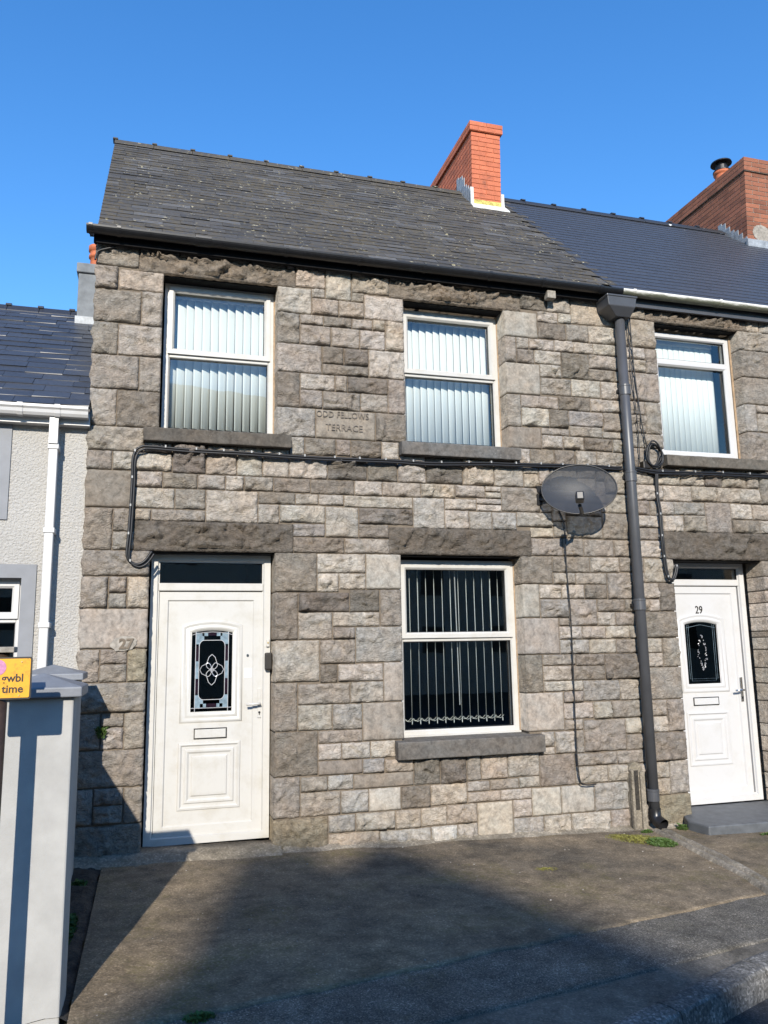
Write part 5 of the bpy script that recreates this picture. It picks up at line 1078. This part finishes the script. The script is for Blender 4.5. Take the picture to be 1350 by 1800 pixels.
# ================================================================== weeds and litter
def weeds(name, cx, cy, rx, ry, n, h, m, label, rot=0, z=None, wall=None):
    rnd = random.Random(int(abs(cx*991+cy*77))+n); V = []; F = []
    for k in range(n):
        a = rnd.uniform(0, 6.283); q = math.sqrt(rnd.random()); dx = rx*q*math.cos(a); dy_ = ry*q*math.sin(a)
        x = cx+dx*math.cos(rot)-dy_*math.sin(rot); y = cy+dx*math.sin(rot)+dy_*math.cos(rot)
        b0 = Vector((x, y, (gz(x, y) if z is None else z+rnd.uniform(-.03, .03))-.004))
        if wall: b0 = Vector((cx+dx, wall, z+dy_))
        for j in range(3):
            aa = rnd.uniform(0, 6.283); hh = h*rnd.uniform(.4, 1.2)*(1.1-.7*q); wd = hh*rnd.uniform(.12, .3)+.002
            d = Vector((math.cos(aa), math.sin(aa), 0))*hh*rnd.uniform(.3, 1.0); s = Vector((-math.sin(aa), math.cos(aa), 0))*wd
            if wall: d = Vector((math.cos(aa)*.6, -abs(math.sin(aa)), 0))*hh
            kk = len(V); V += [b0-s*.4, b0+s*.4, b0+d*.6+s+Vector((0, 0, hh*.7)), b0+d+Vector((0, 0, hh*.8)), b0+d*.6-s+Vector((0, 0, hh*.7))]; F += [(kk, kk+1, kk+2, kk+3, kk+4)]
    o = obj(name, V, F, m); tag(o, label, 'weeds'); o['kind'] = 'stuff'; return o
weeds('weed_patch', 4.02, -.38, .30, .17, 900, .024, 'moss2', 'yellowish moss and weeds spreading from the downpipe foot', -.6)
weeds('weed_patch', 4.12, -.52, .13, .15, 420, .042, 'moss', 'green weeds growing along the drain channel', -.4)
weeds('weed_patch', 4.22, -.17, .06, .03, 90, .035, 'moss', 'small green weed at the foot of the cement upstand')
weeds('weed_patch', 4.62, -.12, .05, .05, 70, .05, 'moss', 'small leafy weed beside the slab step')
weeds('weed_patch', 5.35, -.50, .22, .05, 200, .04, 'moss', 'strip of weeds in front of the slab step')
weeds('weed_patch', .25, -2.72, .07, .05, 120, .03, 'moss', 'small tuft of grass at the forecourt edge')
weeds('weed_patch', -.40, -1.45, .035, .28, 260, .045, 'moss', 'dark green weeds along the dirt strip beside the gate pillar')
weeds('weed_patch', -.42, -.55, .05, .05, 70, .04, 'moss', 'little weeds at the base of the pillar by the house')
weeds('weed_patch', -.345, 0, .05, .06, 60, .06, 'moss', 'small green fern growing from a wall joint by the pillar', z=-.62, wall=.0)
weeds('weed_patch', 2.30, -.76, .10, .05, 140, .008, 'moss2', 'faint dry moss patch on the forecourt below the window')
weeds('weed_patch', 2.82, -.98, .10, .05, 180, .009, 'moss2', 'yellow moss patch in the middle of the forecourt')
# dirt strip between forecourt and pillars
V = []; F = []; n = 40
for i in range(n+1):
    y = -2.6+2.5*i/n; xr = -.30+.03*noise.noise((y*4, 0, 5))
    for j in range(7):
        x = -.62+(xr+.62)*j/6; V.append((x, y, gz(x, y)+.004+(.035*noise.noise((x*9, y*9, 3))+.02*noise.noise((x*25, y*25, 8)) if 0 < j < 6 else -.02)))
for i in range(n):
    for j in range(6): F.append((i*7+j, i*7+j+1, i*7+j+8, i*7+j+7))
o = obj('soil_strip', V, F, 'soil', None, True); o['kind'] = 'structure'
# loose pebbles on the forecourt
rnd = random.Random(77); V = []; F = []
for k in range(70):
    x = rnd.uniform(-.2, 5.2); y = rnd.uniform(-2.6, -.1); s = rnd.uniform(.003, .009)
    if y < e1((x+.3)/9.3)[1]: continue
    z = gz(x, y)+.003; kk = len(V); V += [(x-s, y, z), (x, y-s*.7, z), (x+s, y, z), (x, y+s*.7, z), (x, y, z+s*.8), (x, y, z-.006)]
    F += [(kk, kk+1, kk+4), (kk+1, kk+2, kk+4), (kk+2, kk+3, kk+4), (kk+3, kk, kk+4), (kk+1, kk, kk+5), (kk+2, kk+1, kk+5), (kk+3, kk+2, kk+5), (kk, kk+3, kk+5)]
o = obj('pebbles', V, F, 'cementpale'); tag(o, 'scattered pale pebbles lying on the forecourt', 'pebbles'); o['kind'] = 'stuff'
